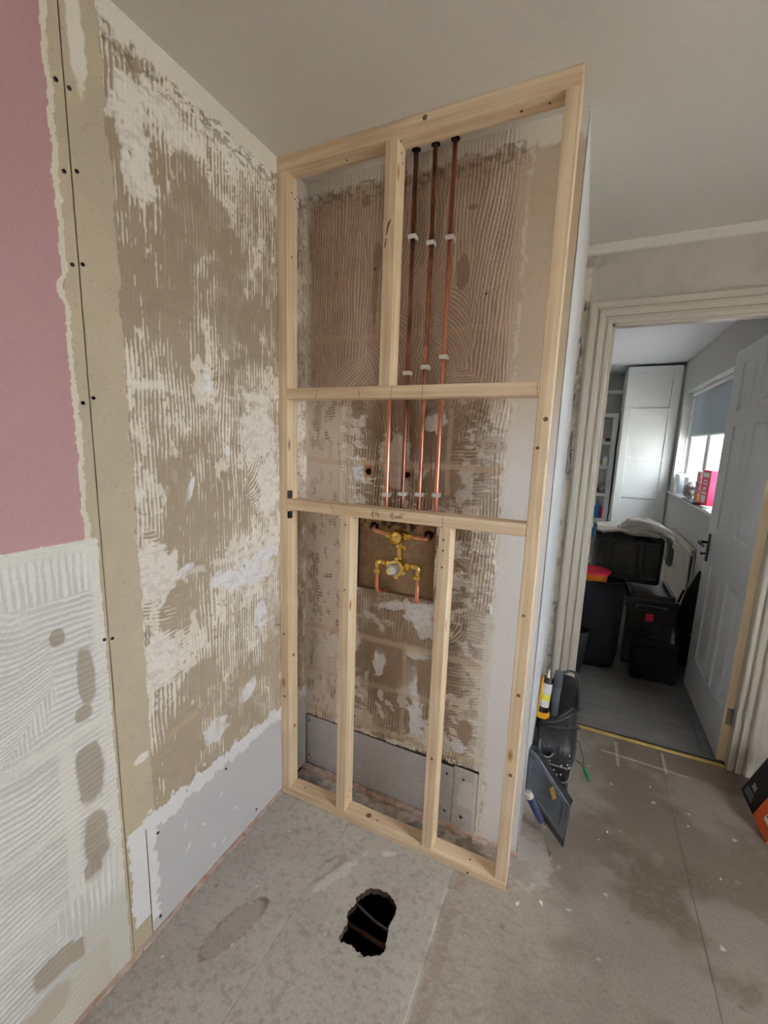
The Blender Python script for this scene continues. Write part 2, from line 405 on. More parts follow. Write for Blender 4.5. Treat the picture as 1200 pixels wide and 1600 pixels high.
regs = [(1, 0.015, 0),
        (L.ell(-0.53, 1.08, 0.08, 0.13, 0.2, .5), 1.35, 2.5), (L.ell(-0.08, 1.38, 0.11, 0.2, 0.2, .4), 0.65, 3),
        (L.ell(-0.50, 0.86, 0.07, 0.09, 0, .4), 1.45, 0), (L.ell(-0.12, 1.02, 0.13, 0.06, 0, .4), 1.2, 2), (L.ell(-.46, .57, .05, .06, 0, .3), .3, 0)]
R1 = ridge_mix(L, K, regs)
zl = field * (V > 0.40)
L.blend(sm(L.n2(15, 4, fu=24) + (K - .5) * .35, .60, .66) * zl * .85, (232, 223, 209), add=.0012)
L.blend(R1 * zl * 0.95, WHITE, add=0.0022)
# faint ghost ridges left on bare paper
L.blend(L.ridges(0.02, 0.0122, 0.28, 0.004, .6) * zl * 0.18, (190, 176, 156))
# fully covered skim where K is high
L.blend(sm(K, 0.82, 0.92) * zl * 0.9, SKIM, add=0.0012)
# broken dark crumbs in the white
L.blend(sm(L.n2(75, 3), 0.67, 0.72) * sm(K, .35, .6) * zl * .6, (128, 112, 94), add=-0.001)
# horizontal joints of the old tiles
for zz, u0, u1, st in ((1.615, -.6, -.05, .8), (1.09, -.6, .05, .6), (1.99, -.45, -.1, .25), (0.66, -.6, .05, 0)):
    if st: L.blend((1 - sm(np.abs(V - zz - .02 * U - (L.n2(25) - .5) * .03), .006, .016)) * (U > u0) * (U < u1) * sm(L.n2(26), .36, .5) * zl * st, SKIM, add=0.002)
for (u, v, a, b, rot, rag, col) in ((-.46, 1.09, .05, .012, .3, .5, FILL), (-.18, 1.0, .11, .035, -.1, .45, FILL), (-.30, 1.03, .05, .025, .2, .5, FILL), (-.115, .84, .032, .05, .1, .4, FILL),
        (-.345, 0.515, .05, .045, .3, .45, FILL), (-.19, .57, .05, .03, .35, .5, FILL), (-.53, .86, .06, .075, 0, .45, SKIM), (-.54, 1.11, .06, .09, .3, .5, SKIM),
        (-.33, 1.64, .018, .035, 0, .5, FILL), (-.26, 1.44, .01, .02, 0, .4, FILL), (-.10, 1.50, .09, .09, 0, .5, SKIM), (-.06, 1.34, .06, .09, .1, .5, SKIM), (-.41, 1.32, .010, .05, -.4, .3, FILL), (-.05, 1.25, .05, .035, .2, .5, SKIM),
        (-.10, 1.06, .1, .025, .1, .6, FILL), (-.535, 2.2, .04, .10, .1, .6, SKIM), (-.515, 2.08, .035, .07, -.1, .6, SKIM), (-.42, 2.26, .08, .05, -.5, .7, SKIM)):
    mk = L.ell(u, v, a, b, rot, rag) * (V > .42)
    L.blend(mk * .92, col, add=0.002)
    L.blend(mk * sm(L.n2(90, 2, fu=60), .58, .66) * .35, (186, 176, 160), add=-0.001)
for (u, v, a, b, rot) in ((-.33, 2.08, .10, .10, .3), (-.22, 1.88, .08, .12, 0), (-.42, 1.93, .05, .12, 0), (-.45, 1.35, .05, .11, 0), (-.37, 1.2, .06, .08, 0), (-.47, .96, .08, .03, .3), (-.38, .73, .07, .05, .2)):
    mk = L.ell(u, v, a, b, rot, .5, f=25) * field
    L.blend(mk * .8, BROWN, h=0.0)
# ochre glue lines low down
for zz, u0, u1 in ((0.635, -.56, -.2), (0.80, -.12, .0)):
    L.blend((1 - sm(np.abs(V - zz - .10 * (U + .3)), .006, .013)) * (U > u0) * (U < u1) * sm(L.n2(30), .35, .5) * .55, (190, 168, 134), add=.001)
for uu, v0, v1 in ((-.22, .43, .66), (-.34, .45, .6), (-.09, .5, .8), (-.06, .5, .8), (-.04, .5, .75)):
    L.blend((1 - sm(np.abs(U - uu - (L.n2(20) - .5) * .02), .005, .011)) * (V > v0) * (V < v1) * sm(L.n2(30), .35, .5) * .5, (188, 166, 134), add=.001)
# pale band next to the frame, ceiling band
edge = 2.345 - 0.10 * sm(U, -.62, .0) * 0 + (L.n2(60, 3) - .5) * .06
L.blend(sm(V, 2.25, 2.34) * sm(L.n2(120, 3, fu=60), .55, .6) * field * .7, (118, 104, 88), add=-.001)
L.blend(sm(V, edge - .012, edge + .008), (228, 222, 210), h=.003)
# tape strip beside the pink paint, main plain strip
strip = (U > -0.712 + (L.n2(34) - .5) * .018) & (field < .5)
L.blend(strip.astype(float), BEIGE, h=0.0008)
L.blend(strip * sm(L.n2(7), .45, .6) * .35, (204, 188, 158)); L.blend(strip * sm(L.n2(110, 3), .72, .76) * .3, (156, 138, 108))
L.blend(L.ell(-.645, 2.27, .018, .09, .05, .35) , (226, 220, 206), add=.001)
L.blend(L.ell(-.615, .60, .02, .012, .2, .6), SKIM, add=.001)
# pink paint with its torn border, then the white ridged patch under it
pe = -0.712 + (L.n2(40, 3) - .5) * .012 - .010 * (1 - sm(np.abs(V - 1.775), .01, .035))
pink = (U < pe) & (V > 1.238 + (L.n2(40) - .5) * .012)
fringe = (U < pe + .012 + (L.n2(60) - .5) * .008) & (V > 1.22)
L.blend(fringe * 1.0, (224, 216, 200), h=.0015)
L.blend(pink * 1.0, (187, 148, 151), h=.0022)
low = ((U < -0.684 + (L.n2(50) - .5) * .004) & (V <= 1.238)).astype(float)
L.blend(low, (212, 211, 208), h=.0006)
L.blend(low * sm(L.n2(6), .42, .62) * .6, (198, 197, 193))
KK = cmap(U, V, [-1.0, -.9, -.8, -.7], [1.2, 1.05, .9, .75, .6, .45, .3, .15, 0], [[.6, .6, .7, .9], [.35, .3, .45, .5], [.35, .4, .5, .7], [.5, .4, .5, .7], [.4, .45, .5, .7], [.4, .5, .4, .6], [.5, .4, .3, .7], [.3, .2, .1, .8], [.5, .5, .5, .8]])
KK = KK + (L.n2(9, 3) - .5) * .5
rl = ridge_mix(L, KK, [(1, 1.5, 0), (L.ell(-.80, 1.17, .2, .055, 0, .15), 0.0, 0), (L.ell(-.93, .95, .13, .17, 0, .2), 2.2, 4), (L.ell(-.76, .32, .1, .09, 0, .2), .05, 0)], gap=.0150, lo=.16)
L.blend(rl * low * .85, (240, 238, 233), add=.0025)
for (u, v, a, b) in ((-.735, .91, .02, .075), (-.75, .82, .02, .02), (-.745, .655, .032, .085), (-.745, .475, .03, .07), (-.76, .39, .022, .035), (-.86, .22, .05, .035), (-.815, .205, .022, .03), (-.90, .12, .06, .04), (-.79, 1.03, .015, .02)):
    mk = L.ell(u, v, a, b, 0, .25, f=35, p=2.8) * low
    L.blend(mk * .95, (160, 150, 132), h=0.0)
    L.blend(mk * rl * .12, (226, 224, 216), add=.001)
for zz, st in ((1.225, 1), (.77, .9), (.56, .7), (.36, .6)):
    L.blend((1 - sm(np.abs(V - zz - (L.n2(30) - .5) * .02), .008, .02)) * low * st, (230, 228, 220), add=.002)
L.blend((1 - sm(np.abs(U + .692 - (L.n2(30) - .5) * .02), .010, .026)) * low * (V > .1) * .95, (232, 230, 222), add=.001)
L.blend((1 - sm(np.abs(U + .80 - (L.n2(30) - .5) * .02), .010, .022)) * low * (V > .35) * (V < .78) * .8, (232, 230, 222), add=.001)
L.blend(low * sm(-V, -.30, -.22) * (U > -.80) * .8, (206, 204, 196), h=.001)
L.blend(low * (V < .16) * (U < -.74) * .6, (206, 196, 178), h=.001)
# filler along the top of the lower grey board and down its left end
fe = 0.405 + (L.n2(42, 3) - .5) * .075
L.blend(((V < fe) & (U > -.622)).astype(float), FILL, h=.0025)
L.blend(((V < .40) & (U > -.665 + (L.n2(40) - .5) * .03) & (U < -.612)).astype(float), FILL, h=.0015)
L.blend(((V < .085) & (U > -.67) & (U < -.612)).astype(float), BEIGE, h=.0)
tl = lambda U, V, Z: (Z, U, V)
lb_cut = (V < .372) & (U > -.6155)
sheet_obj('plasterboard_panel', L, tl, 'plaster', wall_left, keep=(U < -.6755))
sheet_obj('plasterboard_panel', L, tl, 'plaster', wall_left, keep=(U > -.6738) & ~lb_cut)
# lower grey board
B = Sheet(-.613, .20, .014, .374, .0035, (205, 204, 206))
B.blend(sm(B.n2(4), .4, .7) * .5, (198, 197, 199))
be = .352 + (B.n2(40, 3) - .5) * .05 ; B.blend((B.V > be) * 1.0, FILL, h=.002)
B.blend(((B.U < -.585 + (B.n2(30, 3) - .5) * .05) & (B.V > .05)) * 1.0, FILL, h=.001)
for _ in range(8):
    B.blend(B.ell(rnd.uniform(-.5, -.1), rnd.uniform(.05, .3), .004, .012, rnd.uniform(-1, 1), .3) * .6, FILL)
sheet_obj('plasterboard_panel', B, tl, 'plaster', wall_left)
bm = BM(); box(bm, -.012, .004, -1.1, .0, 0.0, .012)
for i in range(40):
    y = -1.1 + i * .028; box(bm, .0, .006 + rnd.random() * .007, y, y + .02 + rnd.random() * .02, 0, .004 + rnd.random() * .008)
obj('edge_strip', bm, 'wood_strip', wall_left)
bm = BM(); box(bm, -.008, -.0025, -.69, -.66, 0, H); box(bm, -.008, -.003, -.625, -.60, 0, .4); obj('seam_backing', bm, 'ply', wall_left)
def screw_bm(p, n, r=.0042):
    b = BM(); n = Vector(n); lathe(b, Vector(p) - n * .001, n, [(0, r), (.0018, r), (.0026, r * .7), (.0012, r * .45), (.001, r * .1)], 10); return b
for (y, z) in ((-.691, 2.17), (-.666, 2.171), (-.69, 2.008), (-.664, 2.021), (-.689, 1.832), (-.667, 1.84), (-.691, 1.547), (-.667, 1.56), (-.687, .982), (-.667, .977), (-.308, .34), (-.159, .05), (-.588, .045), (-.579, .33)):
    obj('screw', screw_bm((.0025, y, z), (1, 0, 0)), 'steel_d', wall_left)

# ---- back wall of the alcove
blk = BM()
box(blk, -0.01, WB - .008, .235, D2 + .04, 0, H)
wall_back = struct(obj('wall_back', blk, 'dark'))
# solid core up to the board, leaving the valve recess free
bm = BM()
for (x0, x1, z0, z1) in ((0, .20, 0, H), (.62, WB - .008, 0, H), (.20, .62, 0, .86), (.20, .62, 1.24, 1.33), (.20, .62, 1.40, H), (.20, .27, 1.33, 1.40), (.47, .62, 1.33, 1.40)): box(bm, x0, x1, yb(.5) + .014, .236, z0, z1)
obj('board_backing', bm, 'soot', wall_back)
TAN = (196, 172, 150); TBR = (172, 148, 127)
K2s = [2.35, 2.2, 2.05, 1.9, 1.75, 1.6, 1.45, 1.3, 1.15, 1.0, .85, .7, .55, .4, .25]
KB = [[1, .6, .6, .6, .6, .7, .8], [.55, .55, .5, .6, .62, .62, .7], [.65, .5, .55, .6, .62, .62, .8], [.85, .62, .55, .6, .6, .7, .8], [.9, .62, .7, .6, .62, .8, .9],
      [.95, .85, .3, .15, .25, .6, .9], [1, .95, .25, .35, .25, .5, .9], [1, .95, .5, .6, .25, .6, .9], [.95, .95, .5, .5, .4, .6, .9], [.95, .9, .4, .3, .4, .6, .9],
      [.95, .85, .4, .4, .5, .5, .9], [.95, .9, .1, .3, .1, .5, .9], [.95, .95, .05, .1, .25, .4, .9], [.95, .95, .4, .1, .6, .5, .9], [.95, .95, .9, .8, .6, .6, .9]]
Bk = Sheet(0.0, WB - .002, 0.0, H, .0027, TBR)
U, V = Bk.U, Bk.V
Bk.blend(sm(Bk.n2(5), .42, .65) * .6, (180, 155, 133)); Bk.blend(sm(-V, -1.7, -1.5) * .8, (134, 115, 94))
K = cmap(U, V, [0.02, .15, .3, .45, .6, .75, .9], K2s, KB) + (Bk.n2(8, 3) - .5) * .5 + (Bk.n2(30, 3) - .5) * .22
regs = [(1, 0.03, 0), (Bk.ell(.52, 1.88, .09, .18, 0, .15), .45, 2.5), (Bk.ell(.60, 1.86, .07, .13, 0, .1), -1.0, 2), (Bk.ell(.36, 1.80, .09, .16, 0, .15), -.5, 3),
        (Bk.ell(.27, 2.02, .10, .2, 0, .2), .05, 0), (Bk.ell(.47, 2.14, .08, .18, 0, .1), .15, 2), (Bk.ell(.70, 2.05, .07, .3, 0, .1), .10, 0), (Bk.ell(.22, 1.72, .08, .05, 0, .2), .9, 0),
        (Bk.ell(.60, 1.68, .09, .05, 0, .2), .8, 3), (Bk.ell(.67, 1.38, .08, .13, 0, .2), 1.5, 0), (Bk.ell(.73, .60, .09, .30, 0, .2), 1.45, 0), (Bk.ell(.10, 1.15, .05, .5, 0, .1, p=4), 1.5, 0),
        (Bk.ell(.66, .9, .05, .22, 0, .2), .35, 5), (Bk.ell(.30, 1.55, .14, .07, 0, .1), -.3, 2), (Bk.ell(.55, 1.55, .1, .07, 0, .1), .4, 2)]
R2 = ridge_mix(Bk, K * .78, regs, gap=.0118, lo=.15, brk=.4)
rz = (U < .790 - .0 * sm(V, 1.6, 2.3) + .02 * sm(-V, -.6, -.2)).astype(float)
upper = sm(V, 1.55, 1.68)
Bk.blend(R2 * rz * (.60 + .08 * (1 - upper)), (224, 206, 188), add=.0026)
Bk.blend(sm(K, .93, 1.02) * rz * .8, (204, 190, 174), add=.001)
Bk.blend(R2 * rz * sm(V, 1.7, 2.1) * (1 - sm(np.abs(U - .71 - .02 * (V - 2)), .0, .06)) * .5, (232, 224, 214))
lf = (1 - sm(U, .17, .20 + .0 * U)) * (1 - sm(V, 1.62, 1.72)) * (U > .01); rg_ = sm(Bk.n2(26, 3, fu=50), .36, .46)
Bk.blend(lf * rg_ * .85, (220, 206, 192), h=.0022)
Bk.blend(sm(U, .68, .72) * rz * (1 - sm(V, 1.5, 1.6)) * .45, (226, 220, 212))
# smears of white adhesive in the lower half
wn = Bk.n2(16, 4); band = (1 - sm(V, 1.58, 1.66)) * rz * (U > .16)
Bk.blend(sm(wn + (K - .5) * .5, .56, .62) * band * .85, (226, 217, 206), add=.002)
Bk.blend(sm(Bk.n2(70, 3, fu=34), .57, .63) * band * sm(K, .25, .55) * .75, (236, 229, 220), add=.002)
Bk.blend(sm(Bk.n2(46, 3), .60, .66) * (1 - sm(np.abs(U - .69), .035, .08)) * band * .6, (126, 111, 95), add=-.001)
for (u, v, a, b, rot, col) in ((.24, 1.38, .025, .05, .2, FILL), (.40, 1.45, .05, .06, 0, (222, 214, 202)), (.55, 1.55, .035, .04, 0, (226, 220, 212)), (.40, 1.40, .06, .1, 0, (212, 200, 186)), (.66, 1.36, .03, .08, 0, (222, 216, 208)),
        (.52, .84, .06, .05, .2, FILL), (.55, .78, .05, .03, .4, (226, 222, 216)), (.42, .86, .06, .02, .2, FILL), (.36, .62, .025, .05, .1, FILL), (.37, .47, .016, .03, 0, (226, 222, 214)), (.53, .40, .04, .1, .1, FILL), (.50, .55, .025, .07, .2, FILL), (.47, .5, .03, .06, 0, (222, 218, 212)),
        (.60, .33, .08, .04, .1, (222, 216, 206)), (.70, .36, .03, .03, 0, FILL), (.13, .62, .03, .06, 0, (224, 216, 206)), (.52, .68, .04, .02, 0, (224, 220, 214)), (.28, .35, .05, .03, 0, (214, 204, 190))):
    mk = Bk.ell(u, v, a, b, rot, .6) * rz
    Bk.blend(mk * .9, col, add=.003); Bk.blend(mk * sm(Bk.n2(80), .58, .66) * .3, (180, 168, 152), add=-.002)
for (u, v, a, b) in ((.345, 1.83, .03, .012), (.545, 1.46, .07, .025), (.585, 1.34, .06, .05), (.235, 1.62, .03, .06), (.63, 2.21, .02, .01), (.30, 2.12, .022, .05), (.295, 2.0, .014, .14), (.38, 1.97, .01, .07), (.61, 2.02, .02, .05), (.72, .42, .025, .045), (.45, .58, .06, .06), (.36, .7, .06, .05), (.56, .60, .04, .05), (.25, 2.3, .018, .02)):
    mk = Bk.ell(u, v, a, b, 0, .4, f=30) * rz
    Bk.blend(mk * .85, (152, 130, 109), h=0.0)
for zz, st in ((1.40, .7), (.70, .7), (.50, .5), (.31, .7), (1.85, .35)):
    Bk.blend((1 - sm(np.abs(V - zz - (Bk.n2(20) - .5) * .02), .007, .016)) * rz * st, (206, 184, 158), add=.0015)
for uu, v0, v1 in ((.47, .3, .72), (.30, .3, .5), (.20, 1.1, 1.62), (.60, 1.3, 1.6)):
    Bk.blend((1 - sm(np.abs(U - uu - (Bk.n2(20) - .5) * .015), .005, .012)) * (V > v0) * (V < v1) * .6, (204, 184, 158), add=.0015)
# smooth painted strip at the right, sandy above, pale below and lifted there to paint in brighter light, feathered edge
ed = .785 + .0 * sm(V, 1.6, 2.3) + .02 * sm(-V, -.6, -.2) + (Bk.n2(30, 3) - .5) * .03
fw = .004 + .05 * sm(V, 1.5, 1.9)
sid = sm(U, ed - fw, ed + .006 + fw * .3)
Bk.blend(sid, (202, 187, 163), h=.001); Bk.blend(sid * sm(-V, -1.75, -1.35) * .95, (238, 238, 238))
Bk.blend((1 - sm(np.abs(U - ed - .012), .002, .010)) * sm(Bk.n2(50), .4, .5) * .5, (232, 224, 206), add=.001)
Bk.blend(sid * sm(V, 1.9, 2.1) * sm(Bk.n2(9, fu=4), .4, .6) * .5, (196, 176, 150))
Bk.blend(((U > .765) & (U < .80) & (V < .9)) * .7, (226, 222, 214), h=.001)
Bk.blend(Bk.ell(.752, 1.479, .042, .028, 0, .12) * .9, (208, 198, 186), h=.002)
# top band
te = 2.352 + (Bk.n2(60, 3, fu=40) - .5) * .05 - .02 * sm(U, .6, .9)
Bk.blend(sm(V, te - .01, te + .012), (226, 220, 208), add=.002)
Bk.blend(sm(V, 2.27, 2.33) * (V < 2.36) * (U < .78) * sm(Bk.n2(80, 3, fu=50), .52, .6) * .5, (112, 96, 80), add=-.001)
Bk.blend((U < .012) * .8, (226, 220, 208), add=.001)
Bk.blend((U < .022) * sm(Bk.n2(40), .5, .56) * (V > .3) * .7, (222, 214, 202))
# drilled holes with torn rims
for (u, v, r) in ((.289, 1.368, .011), (.448, 1.365, .009)):
    d = np.hypot((U - u), (V - v)); Bk.blend(1 - sm(d, r * 1.5, r * 2.6), (176, 128, 104)); Bk.cut(d < r)
for (u, v, r) in ((.291, 2.078, .003), (.69, 1.951, .003), (.15, 1.2, .003)):
    d = np.hypot((U - u), (V - v)); Bk.blend(1 - sm(d, r, r * 1.6), (50, 40, 32), h=-.004)
crack = .268 + (Bk.n2(40, 3) - .5) * .010 + .012 * sm(U, .3, .9)
Bk.cut((U > .242) & (U < .569) & (V > .905 ) & (V < 1.24))
Bk.cut((V < crack) & (U < .786) & (U > .004))
Bk.cut((V > 1.2) & (V < 1.25) & (U > .242) & (U < .569) & False)
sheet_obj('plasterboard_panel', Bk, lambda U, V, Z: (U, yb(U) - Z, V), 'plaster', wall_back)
# returns of the valve recess (thickness of the board), near-black to paint in the slot's shade
bm = BM()
box(bm, .228, .2425, yb(.3) + .0005, .212, .90, 1.245); box(bm, .5695, .58, yb(.5) + .0005, .212, .90, 1.245); obj('recess_edge', bm, 'dark', wall_back)
bm = BM(); box(bm, .23, .58, yb(.4) + .0045, .212, .892, .9045); obj('recess_ledge', bm, 'ply', wall_back)
# lower plasterboard pieces
for (x0, x1, z0, z1, c) in ((.006, .6888, .014, .258, (190, 187, 188)), (.6902, .7850, .010, .268, (200, 197, 194))):
    P = Sheet(x0, x1, z0, z1, .004, c)
    P.blend(sm(P.n2(5), .4, .6) * .5, tuple(v - 10 for v in c)); P.blend(sm(P.n2(60), .62, .7) * .4, (214, 210, 206))
    if x0 > .5: P.blend(P.ell(.75, .15, .035, .07, 0, .5) * .8, (216, 214, 210)); P.blend((P.U > .772) * .6, (226, 222, 214), add=.001)
    e = np.minimum(np.minimum(P.U - x0, x1 - P.U), np.minimum(P.V - z0, z1 - P.V)); P.Z -= (1 - sm(e, 0, .004)) * .002
    sheet_obj('plasterboard_piece', P, lambda U, V, Z: (U, yb(U) + .001 - Z, V), 'plaster', wall_back)
for (x, z) in ((.022, .235), (.022, .06), (.665, .225), (.665, .06), (.73, .225), (.73, .06)):
    obj('screw', screw_bm((x, yb(x) - .001, z), (0, -1, 0)), 'steel_d', wall_back)
bm = BM(); box(bm, .0, WB, yb(.5) - .022, yb(.5) + .01, 0, .012)
for i in range(34):
    x = i * .027; box(bm, x, x + .03, yb(x) - .012 - rnd.random() * .02, yb(x), 0, .008 + rnd.random() * .01)
obj('edge_strip', bm, 'wood_strip', wall_back)
# valve board standing in the recess
P = Sheet(.232, .578, .895, 1.243, .0035, (156, 132, 102))
P.blend(sm(P.n2(30), .45, .6) * .6, (170, 146, 114)); P.blend(sm(P.n2(80), .58, .66) * .5, (128, 104, 76))
tb = (P.V > 1.15) & (P.U < .56)
P.blend(tb * sm(P.n2(90, 2), .5, .56) * .8, (188, 158, 110), add=.002); P.blend(tb * sm(P.n2(60, 2), .58, .62) * .8, (70, 52, 36))
for (u, v, r) in ((.304, 1.153, .014), (.529, 1.144, .015)):
    d = np.hypot(P.U - u, P.V - v); P.blend(1 - sm(d, r, r * 1.3), (40, 28, 20), h=-.010)
sheet_obj('valve_board', P, lambda U, V, Z: (U, 0 * U + .198 - Z, V), 'plaster', wall_back)

# ---- side face of the boxed-in corner
Sd = Sheet(yb(WB), D2, 0, H, .006, (222, 224, 226))
Sd.blend(sm(Sd.n2(3), .4, .7) * .5, (214, 215, 216)); Sd.blend((Sd.V < .14) * sm(Sd.n2(40), .5, .6) * .7, (120, 108, 96)); Sd.Z += (Sd.n2(4) - .5) * .003
Sd.blend(sm(Sd.V, 1.6, 2.4) * .35, (216, 212, 202))  # warmer tone of the upper light painted in towards the top
wall_right_of_alcove = struct(sheet_obj('wall_nib', Sd, lambda U, V, Z: (WB + Z, U, V), 'painted', None))
bm = BM(); box(bm, WB - .03, WB - .003, yb(WB) + .002, D2, 0, H); obj('wall_core', bm, 'wall_w', wall_right_of_alcove)

# ---- door wall with stains and the crumbling corner
OX0, OX1, OZ = 1.075, 1.782, 2.045
Dw = Sheet(WB, BWX, 0, H, .006, (190, 183, 172))
U, V = Dw.U, Dw.V
Dw.blend(sm(Dw.n2(4, 4), .42, .62) * .6, (174, 167, 156)); Dw.blend(sm(Dw.n2(22, 3), .52, .62) * sm(-U, -1.15, -.95) * .7, (160, 152, 140))
Dw.blend(sm(V, 2.352, 2.362), (216, 211, 202), h=.001)
Dw.blend((U < .972) * sm(Dw.n2(30, 3), .35, .5) * (V < 2.3) * .8, (218, 206, 190), add=.003)
ck = .951 + (Dw.n2(18, 3) - .5) * .02 - .004 * (V - 1.8)
Dw.blend((1 - sm(np.abs(U - ck), .001, .005)) * sm(Dw.n2(14, 2), .47, .52) * (V < 2.26) * (V > 1.36), (58, 46, 38), add=-.004)
Dw.blend(Dw.ell(.953, 1.43, .010, .075, 0, .6), (84, 62, 50), add=-.006)
Dw.cut((U > OX0) & (U < OX1) & (V < OZ))
wall_door = struct(sheet_obj('wall_door', Dw, lambda U, V, Z: (U, D2 - Z, V), 'painted', None))
bm = BM(); box(bm, .90, OX0, D2 + .004, D2 + .04, 0, H); box(bm, OX1, 3.1, D2 + .004, D2 + .04, 0, H); box(bm, OX0, OX1, D2 + .004, D2 + .04, OZ, H)
obj('wall_core', bm, 'wall_w', wall_door)

# ---- remaining room shell
bm = BM(); box(bm, -.12, 3.12, -2.72, -2.6, 0, H); struct(obj('wall_front', bm, 'wall_w'))
bm = BM(); x0, x1 = BWX, BWX + .12
box(bm, x0, x1, -2.6, BW[0], 0, H); box(bm, x0, x1, BW[1], D2, 0, H); box(bm, x0, x1, BW[0], BW[1], 0, BW[2]); box(bm, x0, x1, BW[0], BW[1], BW[3], H)
wall_right = struct(obj('wall_right', bm, 'wall_w'))
bm = BM(); a, b_, c, d = BW
for (y0, y1, z0, z1) in ((a, b_, c, c + .05), (a, b_, d - .05, d), (a, a + .05, c, d), (b_ - .05, b_, c, d), ((a + b_) / 2 - .025, (a + b_) / 2 + .025, c, d)): box(bm, x0 + .05, x0 + .09, y0, y1, z0, z1)
win2 = struct(obj('window_2', bm, 'white_pl')); 
bm = BM(); box(bm, x0 + .068, x0 + .072, a + .05, b_ - .05, c + .05, d - .05); obj('window_pane', bm, 'glass', win2)
bm = BM(); box(bm, -.12, 3.12, -2.72, D2 + .04, H, H + .1); struct(obj('ceiling', bm, 'ceiling'))

# ---- floor boards (chipboard), seams at x = .329, .751, 1.50
fl = BM(); box(fl, -.12, 3.12, -2.72, D2 + .04, -.62, -.60); 
for q in ((-.12, 3.12, -2.74, -2.70), (-.12, 3.12, D2 + .0, D2 + .04), (-.14, -.10, -2.72, D2 + .04), (3.08, 3.12, -2.72, D2 + .04)): box(fl, *q, -.61, -.001)  # unseen skirts added to keep sky light out of the underfloor
floor = struct(obj('floor', fl, 'dark'))
for (xa, xb, ya, yc) in ((-.12, .15, -2.6, D2), (.95, 3.02, -2.6, D2), (.44, .95, -2.6, -.80), (.44, .95, .2, D2)):
    bm = BM(); box(bm, xa, xb, ya, yc, -.20, -.022); obj('joist', bm, 'dark', floor)
F = Sheet(0.0, 2.30, -1.10, D2, .0058, (186, 181, 173))
U, V = F.U, F.V
F.blend(sm(U, .745, .755) * .75, (158, 146, 131)); F.blend(sm(U, .92, 1.35) * .9, (102, 88, 74))  # browner boards rightwards, with the light's falloff painted in as well
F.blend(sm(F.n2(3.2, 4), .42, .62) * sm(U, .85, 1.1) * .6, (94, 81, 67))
F.blend(sm(F.n2(5, 4), .45, .65) * .35, (160, 152, 142))
F.blend(((U > .765) & (U < .80)) * sm(F.n2(20), .35, .5) * .6, (150, 134, 118))
F.blend(((U > .44) & (U < .751)) * .25, (192, 187, 178))
F.blend(sm(F.n2(110, 2, fu=70), .60, .68) * .35, (120, 110, 100)); F.blend(sm(F.n2(100, 2, fu=130), .68, .76) * .22 * (1 - sm(U, .8, 1.1)), (206, 200, 192))
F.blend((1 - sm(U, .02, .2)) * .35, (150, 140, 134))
# glue stain left, dry puddle near the hole, plaster smear
st = F.ell(.198, -.485, .042, .115, -.28, .16, f=18, soft=.03); F.blend(st * .55, (150, 134, 122)); st2 = F.ell(.198, -.485, .039, .111, -.28, .16, f=18, soft=.03); F.blend((st - st2) * .9, (110, 92, 80))
F.blend(F.ell(.36, -.20, .028, .07, -.4, .3, f=18) * .7, (150, 138, 122)); F.blend(F.ell(.40, -.19, .02, .09, -.45, .5) * .7, (214, 212, 206))
F.blend(F.ell(.345, -.21, .012, .07, -.4, .6) * .5, (206, 203, 196)); F.blend(F.ell(.52, -.05, .03, .012, .4, .9) * .7, (226, 222, 214))
F.blend(F.ell(.96, .10, .06, .05, .1, .9, f=90) * .6, (96, 82, 70)); F.blend(F.ell(.97, .15, .09, .10, .1, .4) * .4, (196, 190, 182))
F.blend((F.ell(.47, .09, .5, .07, 0, .2)) * .55, (150, 138, 128)); F.blend(((U < .93) & (V > .05) & (V < .2)) * sm(F.n2(36, 3), .5, .58) * .6, (206, 198, 188))
F.blend(F.ell(.60, .10, .07, .03, .2, .9, f=80) * .7, (84, 74, 64)); F.blend(F.ell(.82, .11, .09, .035, 0, .6, f=60) * .6, (120, 102, 88))

# cut lines by the threshold
for (a, b) in (((1.246, .936), (1.6, .918)), ((1.313, 1.034), (1.314, .854)), ((1.514, 1.046), (1.513, .90))):
    a = np.array(a); b = np.array(b); d = b - a; t = np.clip(((U - a[0]) * d[0] + (V - a[1]) * d[1]) / (d @ d), 0, 1)
    dist = np.hypot(U - a[0] - t * d[0], V - a[1] - t * d[1]); F.blend((1 - sm(dist, .002, .008)) * .6, (196, 184, 168))
for _ in range(150):
    F.blend(F.ell(rnd.uniform(0, 1.9), rnd.uniform(-.8, 1.0), rnd.uniform(.002, .006), rnd.uniform(.002, .009), rnd.uniform(0, 3), .1, f=5, soft=.5) * .75, rnd.choice(((200, 196, 190), (216, 212, 204), (90, 78, 68)))) if _ < 60 else None
F.blend(((U > .9) & (V > D2 - .03)) * .3, (120, 104, 88))
F.blend((1 - sm(np.abs(U - .7495), .0, .008)) * (V < -.08) * sm(F.n2(14), .35, .5) * .7, (226, 220, 208))
HP = [(.515, -.192), (.546, -.183), (.575, -.180), (.600, -.190), (.618, -.205), (.624, -.222), (.623, -.253), (.619, -.268), (.625, -.284), (.628, -.300), (.631, -.318), (.636, -.330), (.630, -.350), (.614, -.361), (.600, -.368), (.586, -.378), (.572, -.372), (.563, -.375),
      (.545, -.366), (.528, -.370), (.515, -.368), (.510, -.377), (.497, -.364), (.501, -.350), (.498, -.337), (.503, -.325), (.500, -.316), (.490, -.303), (.487, -.291), (.493, -.272), (.496, -.254), (.489, -.241), (.496, -.225), (.506, -.211)]
hp = []
